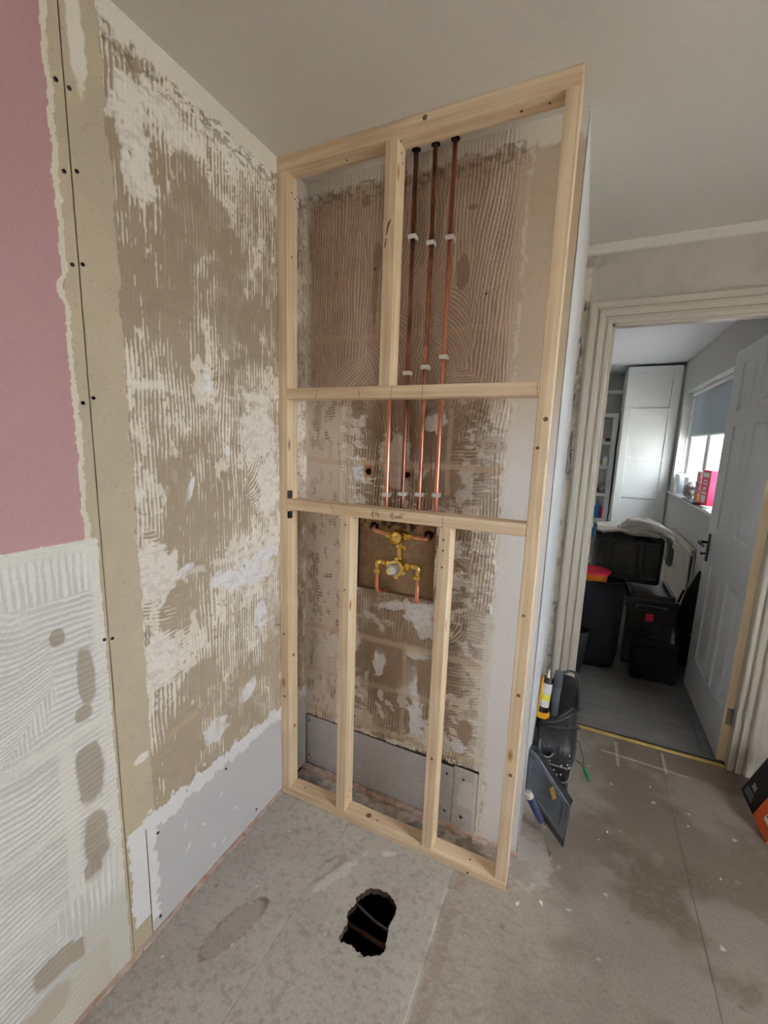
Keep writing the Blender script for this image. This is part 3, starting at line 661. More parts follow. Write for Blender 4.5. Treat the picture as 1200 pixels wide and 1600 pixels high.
for i, p in enumerate(HP):                                   # roughen the sawn outline
    q = HP[(i + 1) % len(HP)]
    for t in (0, .25, .5, .75): hp.append((p[0] + (q[0] - p[0]) * t + rnd.uniform(-.0018, .0018), p[1] + (q[1] - p[1]) * t + rnd.uniform(-.0018, .0018)))
HPn = np.array(hp)
def inpoly(x, y, P):
    ins = np.zeros(x.shape, bool); j = len(P) - 1
    for i in range(len(P)):
        xi, yi = P[i]; xj, yj = P[j]
        c = ((yi > y) != (yj > y)) & (x < (xj - xi) * (y - yi) / (yj - yi + 1e-12) + xi); ins ^= c; j = i
    return ins
def floor_board(x0, x1, y0, y1, hole=False, step=.0058):
    s = Sheet(x0, x1, y0, y1, step, (176, 170, 162))
    iu = np.clip(((s.U - F.u[0]) / (F.u[1] - F.u[0])), 0, len(F.u) - 1.001); iv = np.clip(((s.V - F.v[0]) / (F.v[1] - F.v[0])), 0, len(F.v) - 1.001)
    a = iu.astype(int); b = iv.astype(int); fa = (iu - a)[..., None]; fb = (iv - b)[..., None]
    s.C = (F.C[a, b] * (1 - fa) + F.C[a + 1, b] * fa) * (1 - fb) + (F.C[a, b + 1] * (1 - fa) + F.C[a + 1, b + 1] * fa) * fb
    e = np.minimum(s.U - x0, x1 - s.U); s.Z -= (e <= 1e-6) * .0008
    if hole:
        d = np.full(s.U.shape, 9.); nx = np.zeros(s.U.shape); ny = np.zeros(s.U.shape)
        for i in range(len(HPn)):
            a_ = HPn[i]; b_ = HPn[(i + 1) % len(HPn)]; v = b_ - a_; t = np.clip(((s.U - a_[0]) * v[0] + (s.V - a_[1]) * v[1]) / (v @ v + 1e-12), 0, 1)
            qx = a_[0] + t * v[0]; qy = a_[1] + t * v[1]; dd = np.hypot(s.U - qx, s.V - qy); k = dd < d
            d[k] = dd[k]; nx[k] = qx[k]; ny[k] = qy[k]
        ins = inpoly(s.U, s.V, HPn); near = d < step * .62
        X = np.where(near, nx, s.U); Y = np.where(near, ny, s.V)
        s.hole = ins & ~near
        s.C = s.C * (.75 + .25 * sm(d, .0, .004))[..., None]  # raw broken lip shows the brown core
        s.blend((1 - sm(d, 0, .004)) * .5, (166, 148, 122))
        return sheet_obj('floor_board', s, lambda U, V, Z: (X, Y, Z), 'floor', floor)
    return sheet_obj('floor_board', s, lambda U, V, Z: (U, V, Z), 'floor', floor)
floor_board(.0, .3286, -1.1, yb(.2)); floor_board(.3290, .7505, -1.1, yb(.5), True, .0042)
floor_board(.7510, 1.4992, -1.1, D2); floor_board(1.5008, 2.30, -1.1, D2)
bm = BM(); box(bm, -.01, 3.01, -2.6, -1.1, -.02, 0); box(bm, 2.30, 3.01, -1.1, D2, -.02, 0); obj('floor_board', bm, 'dustgrey', floor)
bm = BM(); a = [bm.verts.new((x, y, 0)) for x, y in hp]; b = [bm.verts.new((x + rnd.uniform(-.002, .002), y, -.022)) for x, y in hp]
for i in range(len(hp)): bm.faces.new((a[i], a[(i + 1) % len(hp)], b[(i + 1) % len(hp)], b[i]))
obj('hole_rim', bm, 'core', floor)
bm = BM(); box(bm, -.01, 2.31, -1.1, -.46, -.021, -.0035); box(bm, -.01, .44, -.46, D2, -.021, -.0035); box(bm, .68, 2.31, -.46, D2, -.021, -.0035); box(bm, .44, .68, -.13, D2, -.021, -.0035)
obj('underlay', bm, 'soot', floor)
bm = BM(); tube(bm, bend([(.38, -.160, -.10), (.53, -.193, -.12), (.66, -.205, -.12)], .04), .0045, 10); tag(obj('heating_pipe', bm, 'joist', smooth=True), 'thin pale grey cable or pipe crossing inside the dark floor hole', 'pipe')
bm = BM(); cyl(bm, (.38, -.235, -.12), (.68, -.255, -.12), .0085, 14); tag(obj('heating_pipe', bm, 'joist2', smooth=True), 'thicker brown pipe crossing low inside the dark floor hole', 'pipe')
for i in range(26):     # paint chips and crumbs lying about
    x, y = ((.97, -.02), (1.04, .02))[i] if i < 2 else (rnd.uniform(.02, 1.9), rnd.uniform(-.75, .95))
    if .46 < x < .66 and -.4 < y < -.15: continue
    if -.02 < y < .2 and x < WB: y = -.08
    if x < 1.14 and y > .1: x += .25
    s = .010 if i < 2 else rnd.uniform(.003, .006); bm = BM(); an = rnd.random() * 6
    pts = [(x + s * math.cos(an + t) * k, y + s * math.sin(an + t) * k, .0005) for t, k in ((0, 1.3), (2.0, .6), (3.3, .9), (4.9, .5))]
    prism(bm, pts, (0, 0, .0015)); tag(obj('plaster_crumb', bm, 'label'), ('larger white plaster flake just right of the frame\'s bottom corner', 'second larger white flake, on the floor below the screwdriver tip', 'small white plaster crumb lying on the floorboards')[min(i, 2)], 'crumb', 'plaster crumbs on the floor')

# ---- architrave and door lining
AO0, AI0, AI1, AO1, AT, AH = .974, 1.078, 1.778, 1.866, 2.148, 2.048
def architrave_profile():   # (distance from the opening edge, projection)
    return [(0, .0), (0, .010), (.006, .013), (.018, .013), (.021, .006), (.029, .006), (.032, .018), (.037, .020), (.054, .021), (.057, .013), (.064, .013), (.067, .026), (.073, .030), (.090, .030), (.099, .024), (.100, 0)]
def sweep_trim(name, corners, dirs, wsc, mat_):
    bm = BM(); rings = []
    for (x, z), (dx, dz) in zip(corners, dirs):
        rings.append([bm.verts.new((x + dx * d * wsc, D2 - .001 - h, z + dz * d * wsc)) for d, h in architrave_profile()])
    for a, b in zip(rings, rings[1:]):
        n = len(a)
        for k in range(n - 1): bm.faces.new((a[k], a[k + 1], b[k + 1], b[k]))
    bm.faces.new(rings[0]); bm.faces.new(rings[-1][::-1])
    return struct(obj(name, bm, mat_, bevel=0))
sweep_trim('trim_1', [(AI0, 0), (AI0, AH)], [(-1, 0), (-1, 1)], 1.03, 'gloss')
sweep_trim('trim_2', [(AI0, AH), (AI1, AH)], [(-1, 1), (1, 1)], 1.0, 'gloss')
sweep_trim('trim_3', [(AI1, AH), (AI1, 0)], [(1, 1), (1, 0)], .90, 'gloss')
bm = BM(); box(bm, AI0 - .002, AI0 + .014, D2 - .002, D2 + .045, 0, AH); box(bm, AI0, AI1 + .03, D2 - .002, D2 + .045, AH - .012, AH + .01); box(bm, AI1 + .003, AI1 + .03, D2 - .002, D2 + .045, 0, AH)
struct(obj('trim_4', bm, 'gloss'))
bm = BM(); prism(bm, [(AI0 - .01, D2 - .004, .001), (AI0 - .01, D2 + .0, .009), (AI0 - .01, D2 + .012, .009), (AI0 - .01, D2 + .018, .001)], (AI1 - AI0 + .01, 0, 0))
struct(obj('trim_5', bm, 'foam'))

# ---- door leaf: hinged on the right, open into the far room
DX0, DX1, DY0, DY1, DZ0, DZ1 = 1.746, 1.780, 1.119, 1.895, .008, 2.035
bm = BM()
ycuts = [DY0, 1.205, 1.412, 1.500, 1.735, DY1]; zcuts = [DZ0, .235, .825, 1.045, 1.620, 1.700, 1.955, DZ1]
for xf, sgn in ((DX0, 1), (DX1, -1)):
    for i in range(5):
        for j in range(7):
            y0, y1, z0, z1 = ycuts[i], ycuts[i + 1], zcuts[j], zcuts[j + 1]
            if i in (1, 3) and j in (1, 3, 5):
                lv = [(0, 0), (.003, .007), (.010, .010), (.022, .011), (.028, .011), (.044, .003)]
                rg = [[bm.verts.new((xf + sgn * h, y, z)) for y, z in ((y0 + d, z0 + d), (y1 - d, z0 + d), (y1 - d, z1 - d), (y0 + d, z1 - d))] for d, h in lv]
                for a, b in zip(rg, rg[1:]):
                    for k in range(4): bm.faces.new((a[k], a[(k + 1) % 4], b[(k + 1) % 4], b[k]))
                bm.faces.new(rg[-1])
            else:
                bm.faces.new([bm.verts.new((xf, y, z)) for y, z in ((y0, z0), (y1, z0), (y1, z1), (y0, z1))])
for q in (((DX0, DY1, DZ0), (DX1, DY1, DZ0), (DX1, DY1, DZ1), (DX0, DY1, DZ1)), ((DX0, DY0, DZ1), (DX1, DY0, DZ1), (DX1, DY1, DZ1), (DX0, DY1, DZ1)), ((DX0, DY0, DZ0), (DX1, DY0, DZ0), (DX1, DY1, DZ0), (DX0, DY1, DZ0))):
    bm.faces.new([bm.verts.new(p) for p in q])
bmesh.ops.remove_doubles(bm, verts=bm.verts, dist=1e-5)
door = struct(obj('door_1', bm, 'door'))
bm = BM(); box(bm, DX0, DX1, DY0 - .0015, DY0, DZ0, DZ1); obj('door_edge', bm, 'gloss_edge', door)
bm = BM(); box(bm, DX0 - .008, DX0, 1.815, 1.857, .83, 1.00); hd = obj('handle_plate', bm, 'black_pl', door, bevel=.003)
bm = BM(); tube(bm, bend([(DX0 - .004, 1.836, .945), (DX0 - .052, 1.836, .945), (DX0 - .054, 1.72, .943)], .014), .009, 12); obj('lever', bm, 'black_pl', hd, smooth=True)
bm = BM(); cyl(bm, (DX0 - .054, 1.722, .943), (DX0 - .054, 1.714, .943), .0095); obj('lever_end', bm, 'steel', hd)
bm = BM(); tube(bm, [(DX0 - .004, 1.836, .875), (DX0 - .026, 1.836, .875)], .006, 10); box(bm, DX0 - .034, DX0 - .026, 1.818, 1.854, .868, .882); obj('thumb_turn', bm, 'black_pl', hd)
for z in (.20, 1.75):
    bm = BM(); cyl(bm, (DX1 + .002, DY0 - .007, z), (DX1 + .002, DY0 - .007, z + .085), .0055, 10); box(bm, DX0 + .010, DX1 + .002, DY0 - .004, DY0 - .001, z, z + .085)
    obj('hinge', bm, 'brass2' if z > 1 else 'steel', door)

# =================================================================== FAR ROOM
bm = BM(); box(bm, .30, 2.4, D2 + .04, 5.2, -.1, -.001); struct(obj('floor_far_room', bm, 'carpet'))
bm = BM(); box(bm, .30, 2.4, D2 + .04, 5.2, H, H + .1); struct(obj('ceiling_far_room', bm, 'ceiling2'))
bm = BM(); box(bm, .20, .30, D2 + .04, 5.2, 0, H); struct(obj('wall_left_far_room', bm, 'wall2'))
bm = BM(); box(bm, .20, 2.4, 5.10, 5.2, 0, H); struct(obj('wall_back_far_room', bm, 'wall2'))
a, b_, c, d = W2
bm = BM(); x0, x1 = 1.905, 2.08
box(bm, x0, x1, D2 + .04, a, 0, H); box(bm, x0, x1, b_, 5.1, 0, H); box(bm, x0, x1, a, b_, 0, c - .02); box(bm, x0, x1, a, b_, d, H)
struct(obj('wall_right_far_room', bm, 'wall2'))
bm = BM()
fx0, fx1 = 2.01, 2.05
for (y0, y1, z0, z1) in ((a, b_, c, c + .06), (a, b_, d - .06, d), (a, a + .06, c, d), (b_ - .06, b_, c, d), (3.45, 3.53, c, d), (3.53, b_, 1.35, 1.35), (2.9, 2.96, c, d)):
    if z1 > z0: box(bm, fx0, fx1, y0, y1, z0, z1)
window = struct(obj('window_1', bm, 'white_pl', bevel=.004))
for (y0, y1) in ((a + .06, 2.9), (2.96, 3.45), (3.53, b_ - .06)):
    bm = BM(); box(bm, 2.028, 2.032, y0, y1, c + .06, d - .06); obj('window_pane', bm, 'glass', window)
    bm = BM()
    for (ya, yc, za, zc) in ((y0, y0 + .03, c + .06, d - .06), (y1 - .03, y1, c + .06, d - .06), (y0, y1, c + .06, c + .09), (y0, y1, d - .09, d - .06)): box(bm, 2.0, 2.024, ya, yc, za, zc)
    obj('casement', bm, 'white_pl', window, bevel=.003)
bm = BM(); box(bm, 1.885, 2.012, a - .03, b_ + .14, c - .022, c); obj('window_sill', bm, 'whitewood', window, bevel=.004)
bm = BM(); box(bm, 1.9035, 2.01, b_ - .003, b_ + .001, c, d); box(bm, 1.9035, 2.01, a, b_, d - .003, d + .001); obj('window_reveal', bm, 'whitewood', window)
# garden structures seen as pale shapes through the glass: neighbour's rendered wall with arched opening
bm = BM(); box(bm, 5.2, 5.4, -1, 9.0, -.5, 3.2); nb = BM()
nb.free(); o = struct(obj('neighbour_house', bm, 'wall_w'))
for yy in (5.0, 6.4, 7.8):
    bm = BM(); box(bm, 5.16, 5.21, yy, yy + .7, 1.0, 2.1); f_ = obj('window_frame', bm, 'white_pl', o)
    bm = BM(); box(bm, 5.15, 5.17, yy + .08, yy + .62, 1.08, 2.02); obj('window_pane', bm, 'blind', f_)

t = thing('roller_blind', 'grey roller blind pulled halfway down the far room window', 'blind', (1.992, 3.35, 1.62))
bm = BM(); box(bm, 1.990, 1.9925, a + .03, b_ - .05, 1.625, 2.05); part('blind_fabric', bm, 'blind_fabric', t)
bm = BM(); cyl(bm, (1.978, a + .01, 2.045), (1.978, b_ - .02, 2.045), .017, 14); part('roller', bm, 'white_pl', t)
bm = BM(); box(bm, 1.986, 1.996, a + .03, b_ - .05, 1.615, 1.632); part('bottom_bar', bm, 'white_pl', t)
bm = BM(); tube(bm, [(1.965, b_ - .06, 2.03), (1.965, b_ - .10, 1.25), (1.97, b_ - .05, 1.25), (1.97, b_ - .03, 2.03)], .002, 6); part('cord', bm, 'white_pl', t)

# wardrobe
t = thing('wardrobe', 'tall white wardrobe with four recessed door panels', 'wardrobe', (1.63, 4.4, 0))
bm = BM(); box(bm, 1.372, 1.882, 4.425, 5.05, .0, 2.372); part('carcass', bm, 'whitewood', t)
bm = BM(); X0, X1, Y0 = 1.375, 1.880, 4.396
zc = [.02, .12, .455, .52, .93, .985, 1.365, 1.395, 1.84, 1.93, 2.31, 2.37]
zrows = [(.10, .42), (.50, .93), (.99, 1.35), (1.395, 1.84), (1.925, 2.305)]
box(bm, X0, X0 + .072, Y0, Y0 + .024, .02, 2.37); box(bm, X1 - .082, X1, Y0, Y0 + .024, .02, 2.37); box(bm, X0 + .072, X1 - .082, Y0 + .016, Y0 + .024, .02, 2.37)
prev = .02
for z0, z1 in zrows + [(2.37, 2.37)]:
    box(bm, X0 + .072, X1 - .082, Y0, Y0 + .0165, prev, z0); prev = z1
part('door', bm, 'whitewood', t, bevel=.002)
bm = BM(); box(bm, 1.884, 1.900, 4.41, 5.0, 0, 2.36); part('filler_strip', bm, 'wall2', t)

# bookcase of boxy white shelves
t = thing('bookcase', 'white open shelving unit to the left of the wardrobe', 'bookcase', (1.0, 4.8, 0))
bm = BM(); box(bm, 1.300, 1.352, 4.80, 5.09, 0, 1.90); box(bm, .55, .60, 4.80, 5.09, 0, 1.90); part('side_panel', bm, 'whitewood', t, bevel=.002)
shz = [.03, .30, .575, .90, 1.245, 1.54, 1.875]
for z in shz:
    bm = BM(); box(bm, .60, 1.30, 4.80, 5.09, z - .022, z + .022); part('shelf', bm, 'whitewood', t, bevel=.002)
bm = BM(); box(bm, .60, 1.30, 5.075, 5.09, 0, 1.88); part('back_panel', bm, 'wall2', t)
bm = BM(); box(bm, .55, 1.37, 4.80, 5.09, 2.13, 2.17); tag(obj('wall_shelf', bm, 'whitewood'), 'single white shelf above the bookcase near the ceiling', 'shelf')
# things on the shelves
def small(name, mat_, label, cat, f, group=None, **k):
    bm = BM(); f(bm); return tag(obj(name, bm, mat_, **k), label, cat, group)
small('book', 'label', 'white book lying flat on the top bookcase shelf', 'book', lambda b: box(b, 1.13, 1.235, 4.86, 5.0, 1.563, 1.59), bevel=.002)
small('remote_control', 'black_pl', 'small black device beside the flat white book', 'device', lambda b: box(b, 1.24, 1.285, 4.86, 4.98, 1.563, 1.60), bevel=.005)
small('spray_can', 'white_pl', 'white round canister on the second bookcase shelf', 'canister', lambda b: lathe(b, (1.262, 4.87, 1.268), (0, 0, 1), [(0, .024), (.085, .024), (.09, .015), (.11, .013)]), smooth='auto')
small('ornament', 'tag_y', 'small yellow-green ornament low on the second bookcase shelf', 'ornament', lambda b: lathe(b, (1.20, 4.88, 1.268), (0, 0, 1), [(0, .03), (.02, .038), (.04, .02), (.055, .006)]), smooth='auto')
small('toy', 'teal', 'teal toy lying on the third bookcase shelf', 'toy', lambda b: lathe(b, (1.18, 4.88, .923), (0, 0, 1), [(0, .02), (.02, .045), (.05, .04), (.07, .012)]), smooth='auto')
small('toy', 'mauve', 'mottled soft toy on the right of the third bookcase shelf', 'toy', lambda b: lathe(b, (1.255, 4.88, .923), (0, 0, 1), [(0, .02), (.03, .04), (.07, .03), (.10, .035), (.13, .01)]), smooth='auto')
small('water_bottle', 'blue', 'blue plastic bottle on the fourth bookcase shelf', 'bottle', lambda b: lathe(b, (1.232, 4.87, .598), (0, 0, 1), [(0, .032), (.14, .034), (.17, .014), (.20, .014), (.205, .016), (.22, .016)]), smooth='auto')
small('carton', 'red', 'red and dark carton right of the blue bottle', 'carton', lambda b: box(b, 1.268, 1.296, 4.85, 4.90, .598, .74), bevel=.002)
small('water_bottle', 'blue', 'blue bottle on the lowest visible bookcase shelf', 'bottle', lambda b: lathe(b, (1.235, 4.87, .323), (0, 0, 1), [(0, .03), (.13, .032), (.16, .014), (.18, .014), (.20, .015)]), smooth='auto')

# items on the window sill
sz = c
t = thing('speaker_box', 'grey fabric-fronted white box speaker at the far end of the sill', 'speaker', (1.975, 4.12, sz))
bm = BM(); box(bm, 1.91, 1.99, 4.02, 4.22, sz, sz + .20); part('cabinet', bm, 'white_pl', t, bevel=.008)
bm = BM(); box(bm, 1.918, 1.982, 4.012, 4.021, sz + .01, sz + .19); part('grille', bm, 'blind', t, bevel=.003)
bm = BM()
bmesh.ops.create_icosphere(bm, subdivisions=3, radius=.08, matrix=Matrix.Translation((1.945, 3.62, sz + .07)) @ Matrix.Diagonal((.6, 1.5, .85, 1)))
bmesh.ops.create_icosphere(bm, subdivisions=2, radius=.04, matrix=Matrix.Translation((1.94, 3.50, sz + .13)))
for v in bm.verts: v.co += Vector((rnd.uniform(-1, 1), rnd.uniform(-1, 1), rnd.uniform(-1, 1))) * .006; v.co.z = max(v.co.z, sz + .001)
tag(obj('wool_bundle', bm, 'mauve', smooth=True), 'mottled grey and white woolly bundle on the window sill', 'bundle')
bm = BM(); box(bm, 1.955, 1.99, 3.78, 3.98, sz, sz + .18); tag(obj('clear_box', bm, 'white_pl', bevel=.004), 'pale box between the grey speaker and the woolly bundle', 'box')
t = thing('cardboard_tube', 'grey and tan patterned tube standing beside the red carton', 'tube', (1.95, 3.22, sz))
bm = BM(); lathe(bm, (1.95, 3.22, sz + .08), (0, 0, 1), [(0, .042), (.19, .042)], 20); part('tube_body', bm, 'mauve', t, smooth='auto')
bm = BM(); lathe(bm, (1.95, 3.22, sz), (0, 0, 1), [(0, .043), (.08, .043)], 20); part('tube_base', bm, 'tan', t, smooth='auto')
t = thing('red_carton', 'tall red carton with white print on the window sill', 'carton', (1.96, 2.98, sz))
bm = BM(); box(bm, 1.925, 1.99, 2.86, 3.12, sz, sz + .29); part('carton_body', bm, 'pinkred', t, bevel=.002)
for (y0, y1, z0, z1) in ((2.9, 3.08, .235, .27), (2.94, 3.05, .20, .21), (2.93, 3.06, .175, .185), (2.96, 3.03, .13, .155), (2.92, 3.07, .10, .115), (2.93, 3.06, .03, .085)):
    bm = BM(); box(bm, 1.9235, 1.925, y0, y1, sz + z0, sz + z1); part('print', bm, 'label', t)
bm = BM()
for k in range(4): box(bm, 1.90, 2.03, 2.62 + k * .02, 3.0 - k * .03, sz + .0005 + k * .004, sz + .004 + k * .004, Matrix.Translation((1.96, 2.8, 0)) @ Matrix.Rotation(.08 * k - .1, 4, 'Z') @ Matrix.Translation((-1.96, -2.8, 0)))
tag(obj('paper_stack', bm, 'label'), 'loose white papers on the sill beside the red carton', 'papers')
bm = BM(); box(bm, 1.868, 2.0, 3.03, 3.50, sz + .001, sz + .012); tag(obj('tablet', bm, 'black_pl', bevel=.004), 'flat black tablet lying on the edge of the sill', 'tablet')

# radiator
t = thing('radiator', 'white panel radiator under the far room window', 'radiator', (1.87, 3.3, .15))
bm = BM(); box(bm, 1.862, 1.874, 2.82, 3.85, .17, .70); 
for k in range(30): box(bm, 1.858, 1.863, 2.84 + k * .034, 2.858 + k * .034, .20, .67)
part('front_panel', bm, 'gloss', t, bevel=.002)
bm = BM(); box(bm, 1.885, 1.895, 2.82, 3.85, .17, .70); box(bm, 1.862, 1.895, 2.82, 3.85, .695, .706); part('rear_panel', bm, 'gloss', t)
bm = BM(); cyl(bm, (1.875, 2.80, .66), (1.875, 2.83, .66), .014); part('bleed_plug', bm, 'steel', t)
bm = BM(); box(bm, 1.889, 1.904, 2.95, 3.0, .3, .6); part('bracket', bm, 'white_pl', t)

# toolbox stack and black crate
t = thing('tool_chest', 'black stacking tool chest with red catch under the black crate', 'toolbox', (1.52, 2.1, 0))
bm = BM(); box(bm, 1.385, 1.665, 1.98, 2.35, .02, .42); part('chest_body', bm, 'black_pl', t, bevel=.015)
bm = BM(); box(bm, 1.37, 1.68, 1.96, 2.37, .42, .50); part('lid', bm, 'black_pl', t, bevel=.012)
bm = BM(); tube(bm, bend([(1.44, 1.965, .44), (1.44, 1.90, .47), (1.60, 1.90, .47), (1.60, 1.965, .44)], .02), .009, 10); part('handle', bm, 'black_rub', t, smooth=True)
bm = BM(); box(bm, 1.50, 1.545, 1.968, 1.981, .345, .395); part('catch', bm, 'red', t, bevel=.004)
bm = BM(); box(bm, 1.40, 1.65, 1.955, 1.965, .50, .535); box(bm, 1.40, 1.42, 1.97, 2.36, .50, .54); box(bm, 1.63, 1.65, 1.97, 2.36, .50, .54); part('lid_rail', bm, 'black_pl', t, bevel=.004)
bm = BM(); box(bm, 1.39, 1.66, 1.975, 1.981, .02, .03); 
for k in range(4): box(bm, 1.40 + k * .075, 1.43 + k * .075, 1.972, 1.981, .06, .32)
part('rib', bm, 'black_pl', t, bevel=.003)

t = thing('storage_crate', 'large black plastic crate lying on its side atop the tool chest', 'crate', (1.35, 2.1, .55))
bm = BM(); box(bm, 1.145, 1.575, 2.10, 2.42, .553, .868); part('crate_body', bm, 'black_rub', t, bevel=.03, seg=4)
bm = BM()
for (p, q, r_, s_) in ((1.165, 1.23, .59, .84), (1.255, 1.43, .59, .84), (1.455, 1.555, .59, .84)):
    box(bm, p, q, 2.084, 2.102, r_, r_ + .012); box(bm, p, q, 2.084, 2.102, s_ - .012, s_); box(bm, p, p + .012, 2.084, 2.102, r_, s_); box(bm, q - .012, q, 2.084, 2.102, r_, s_)
part('rib', bm, 'black_pl', t, bevel=.003)
bm = BM(); tube(bm, arc((1.345, .715), .022, 0, 2 * math.pi, 20, lambda a_, b__: (a_, 2.096, b__)), .004, 8); part('emblem', bm, 'black_rub', t)
bm = BM()
for k in range(9): box(bm, 1.15 + k * .048, 1.185 + k * .048, 2.088, 2.43, .862, .878)
part('rim', bm, 'black_rub', t, bevel=.004)

# blanket draped on the crate
def cloth(name, path, width, mat_, amp=.012, nx=40, ny=26, th=.02, seed=3):
    """path: profile points (x,z); swept along y with folds"""
    pp = bend([(p[0], 0, p[1]) for p in path], .04, 6)
    Ls = [0]
    for a_, b2 in zip(pp, pp[1:]): Ls.append(Ls[-1] + (b2 - a_).length)
    bm = BM(); rows = []
    for i in range(nx):
        s = Ls[-1] * i / (nx - 1); k = max(j for j in range(len(Ls)) if Ls[j] <= s + 1e-9); k = min(k, len(pp) - 2)
        f = (s - Ls[k]) / max(Ls[k + 1] - Ls[k], 1e-9); p = pp[k].lerp(pp[k + 1], f)
        row = []
        for j in range(ny):
            y = width[0] + (width[1] - width[0]) * j / (ny - 1)
            n = math.sin(i * .55 + j * .35 + seed) * .6 + math.sin(j * .9 + i * .2) * .4
            edge = .02 * math.sin(i * .7) if j in (0, ny - 1) else 0
            row.append(bm.verts.new((p.x + amp * .3 * n, y + edge, p.z + amp * (n + 1))))
        rows.append(row)
    for i in range(nx - 1):
        for j in range(ny - 1): bm.faces.new((rows[i][j], rows[i + 1][j], rows[i + 1][j + 1], rows[i][j + 1]))
    o = obj(name, bm, mat_, smooth=True); md = o.modifiers.new('th', 'SOLIDIFY'); md.thickness = th; md.offset = 1
    sb = o.modifiers.new('ss', 'SUBSURF'); sb.levels = 1; sb.render_levels = 1
    return o
t = thing('fleece_blanket', 'crumpled white fleece blanket draped over the black crate', 'blanket', (1.4, 2.2, .88))
o = cloth('spread', [(1.16, .885), (1.36, .89), (1.42, .905), (1.60, .90), (1.625, .80), (1.63, .66)], (2.11, 2.44), 'fleece')
o.data.transform(Matrix.Translation(-t.location)); o.parent = t
bm = BM(); bmesh.ops.create_icosphere(bm, subdivisions=5, radius=1.0)
for v in bm.verts:
    q = v.co.copy(); n = math.sin(q.x * 5 + q.z * 6) * .07 + math.sin(q.y * 9 + q.x * 7 + 1) * .05 + math.sin((q.x + q.z) * 14) * .025
    q *= 1 + n; v.co = Vector((1.46 + q.x * .155, 2.26 + q.y * .13, max(.915 + q.z * .085 - .35 * max(q.x, 0) * .12, .885)))
part('heap', bm, 'fleece', t, smooth=True)
bm = BM(); tube(bm, bend([(1.31, 2.15, .945), (1.38, 2.11, .985), (1.50, 2.11, .955), (1.60, 2.16, .92), (1.62, 2.2, .86)], .05), [.02] + [.028] * 18 + [.022] * (7 * 3 + 2 - 19), 12); part('rolled_edge', bm, 'fleece', t, smooth=True)

# dark bin with tub in it
t = thing('fabric_bin', 'dark open-topped waste bag standing left of the tool chest', 'bag', (1.2, 1.95, 0))
bm = BM(); n = 40; rg = []
for k, (z, a_, b2) in enumerate(((.002, .135, .10), (.10, .145, .11), (.25, .15, .12), (.45, .155, .125), (.56, .158, .128), (.598, .160, .13), (.60, .15, .12), (.52, .148, .118))):
    rg.append([bm.verts.new((1.203 + a_ * math.copysign(abs(math.cos(2 * math.pi * i / n)) ** .7, math.cos(2 * math.pi * i / n)) + .006 * math.sin(i * 1.3 + k), 1.95 + b2 * math.copysign(abs(math.sin(2 * math.pi * i / n)) ** .7, math.sin(2 * math.pi * i / n)) + .006 * math.sin(i * 1.7 + k * 2), z + .010 * math.sin(i * .9) * (z > .3))) for i in range(n)])
for p, q in zip(rg, rg[1:]):
    for i in range(n): bm.faces.new((p[i], p[(i + 1) % n], q[(i + 1) % n], q[i]))
bm.faces.new(rg[0][::-1]); bm.faces.new(rg[-1]); part('bag_wall', bm, 'fabric_n', t, smooth=True)
bm = BM(); tube(bm, [(1.203 + .160 * math.cos(a_ * math.pi / 12), 1.95 + .13 * math.sin(a_ * math.pi / 12), .602 + .008 * math.sin(a_)) for a_ in range(25)], .0055, 8); part('rim', bm, 'black_rub', t)
t = thing('tub', 'orange tub with red lid standing in the dark waste bag', 'tub', (1.165, 1.94, .523))
bm = BM(); lathe(bm, (1.165, 1.94, .523), (0, 0, 1), [(0, .072), (.12, .086)], 32); part('tub_body', bm, 'orange', t, smooth='auto')
bm = BM(); lathe(bm, (1.165, 1.94, .640), (0, 0, 1), [(0, .09), (.004, .098), (.018, .098), (.022, .092), (.018, .086), (.016, .02)], 36); part('lid', bm, 'red', t, smooth='auto')

# black rucksack / coat by the door
t = thing('rucksack', 'black rucksack slumped between the tool chest and open door', 'bag', (1.72, 2.15, 0))
bm = BM(); bmesh.ops.create_icosphere(bm, subdivisions=5, radius=1.0)
for v in bm.verts:
    q = v.co.copy(); n = math.sin(q.z * 9 + q.x * 4) * .035 + math.sin(q.x * 11 + q.y * 6) * .025; q *= 1 + n
    h = (q.z + 1) / 2; taper = 1 - .55 * max(h - .55, 0) / .45 * 1.0
    v.co = Vector((1.788 + q.x * .085 * taper + .012 * h, 2.16 + q.y * .15 * taper, max(.0, h * .68)))
part('bag_body', bm, 'fabric_k', t, smooth=True)
bm = BM(); bmesh.ops.create_icosphere(bm, subdivisions=4, radius=1.0)
for v in bm.verts:
    q = v.co.copy(); q *= 1 + .05 * math.sin(q.x * 8 + q.z * 7); v.co = Vector((1.745 + q.x * .06, 2.005 + q.y * .045, .27 + q.z * .09))
part('front_pocket', bm, 'fabric_k', t, smooth=True)
bm = BM(); tube(bm, bend([(1.70, 2.03, .58), (1.66, 2.0, .45), (1.67, 1.99, .32), (1.70, 2.0, .25)], .05), .008, 8); part('strap', bm, 'black_rub', t, smooth=True)
bm = BM(); box(bm, 1.755, 1.768, 1.966, 1.972, .30, .312); part('zip_pull', bm, 'brass2', t)

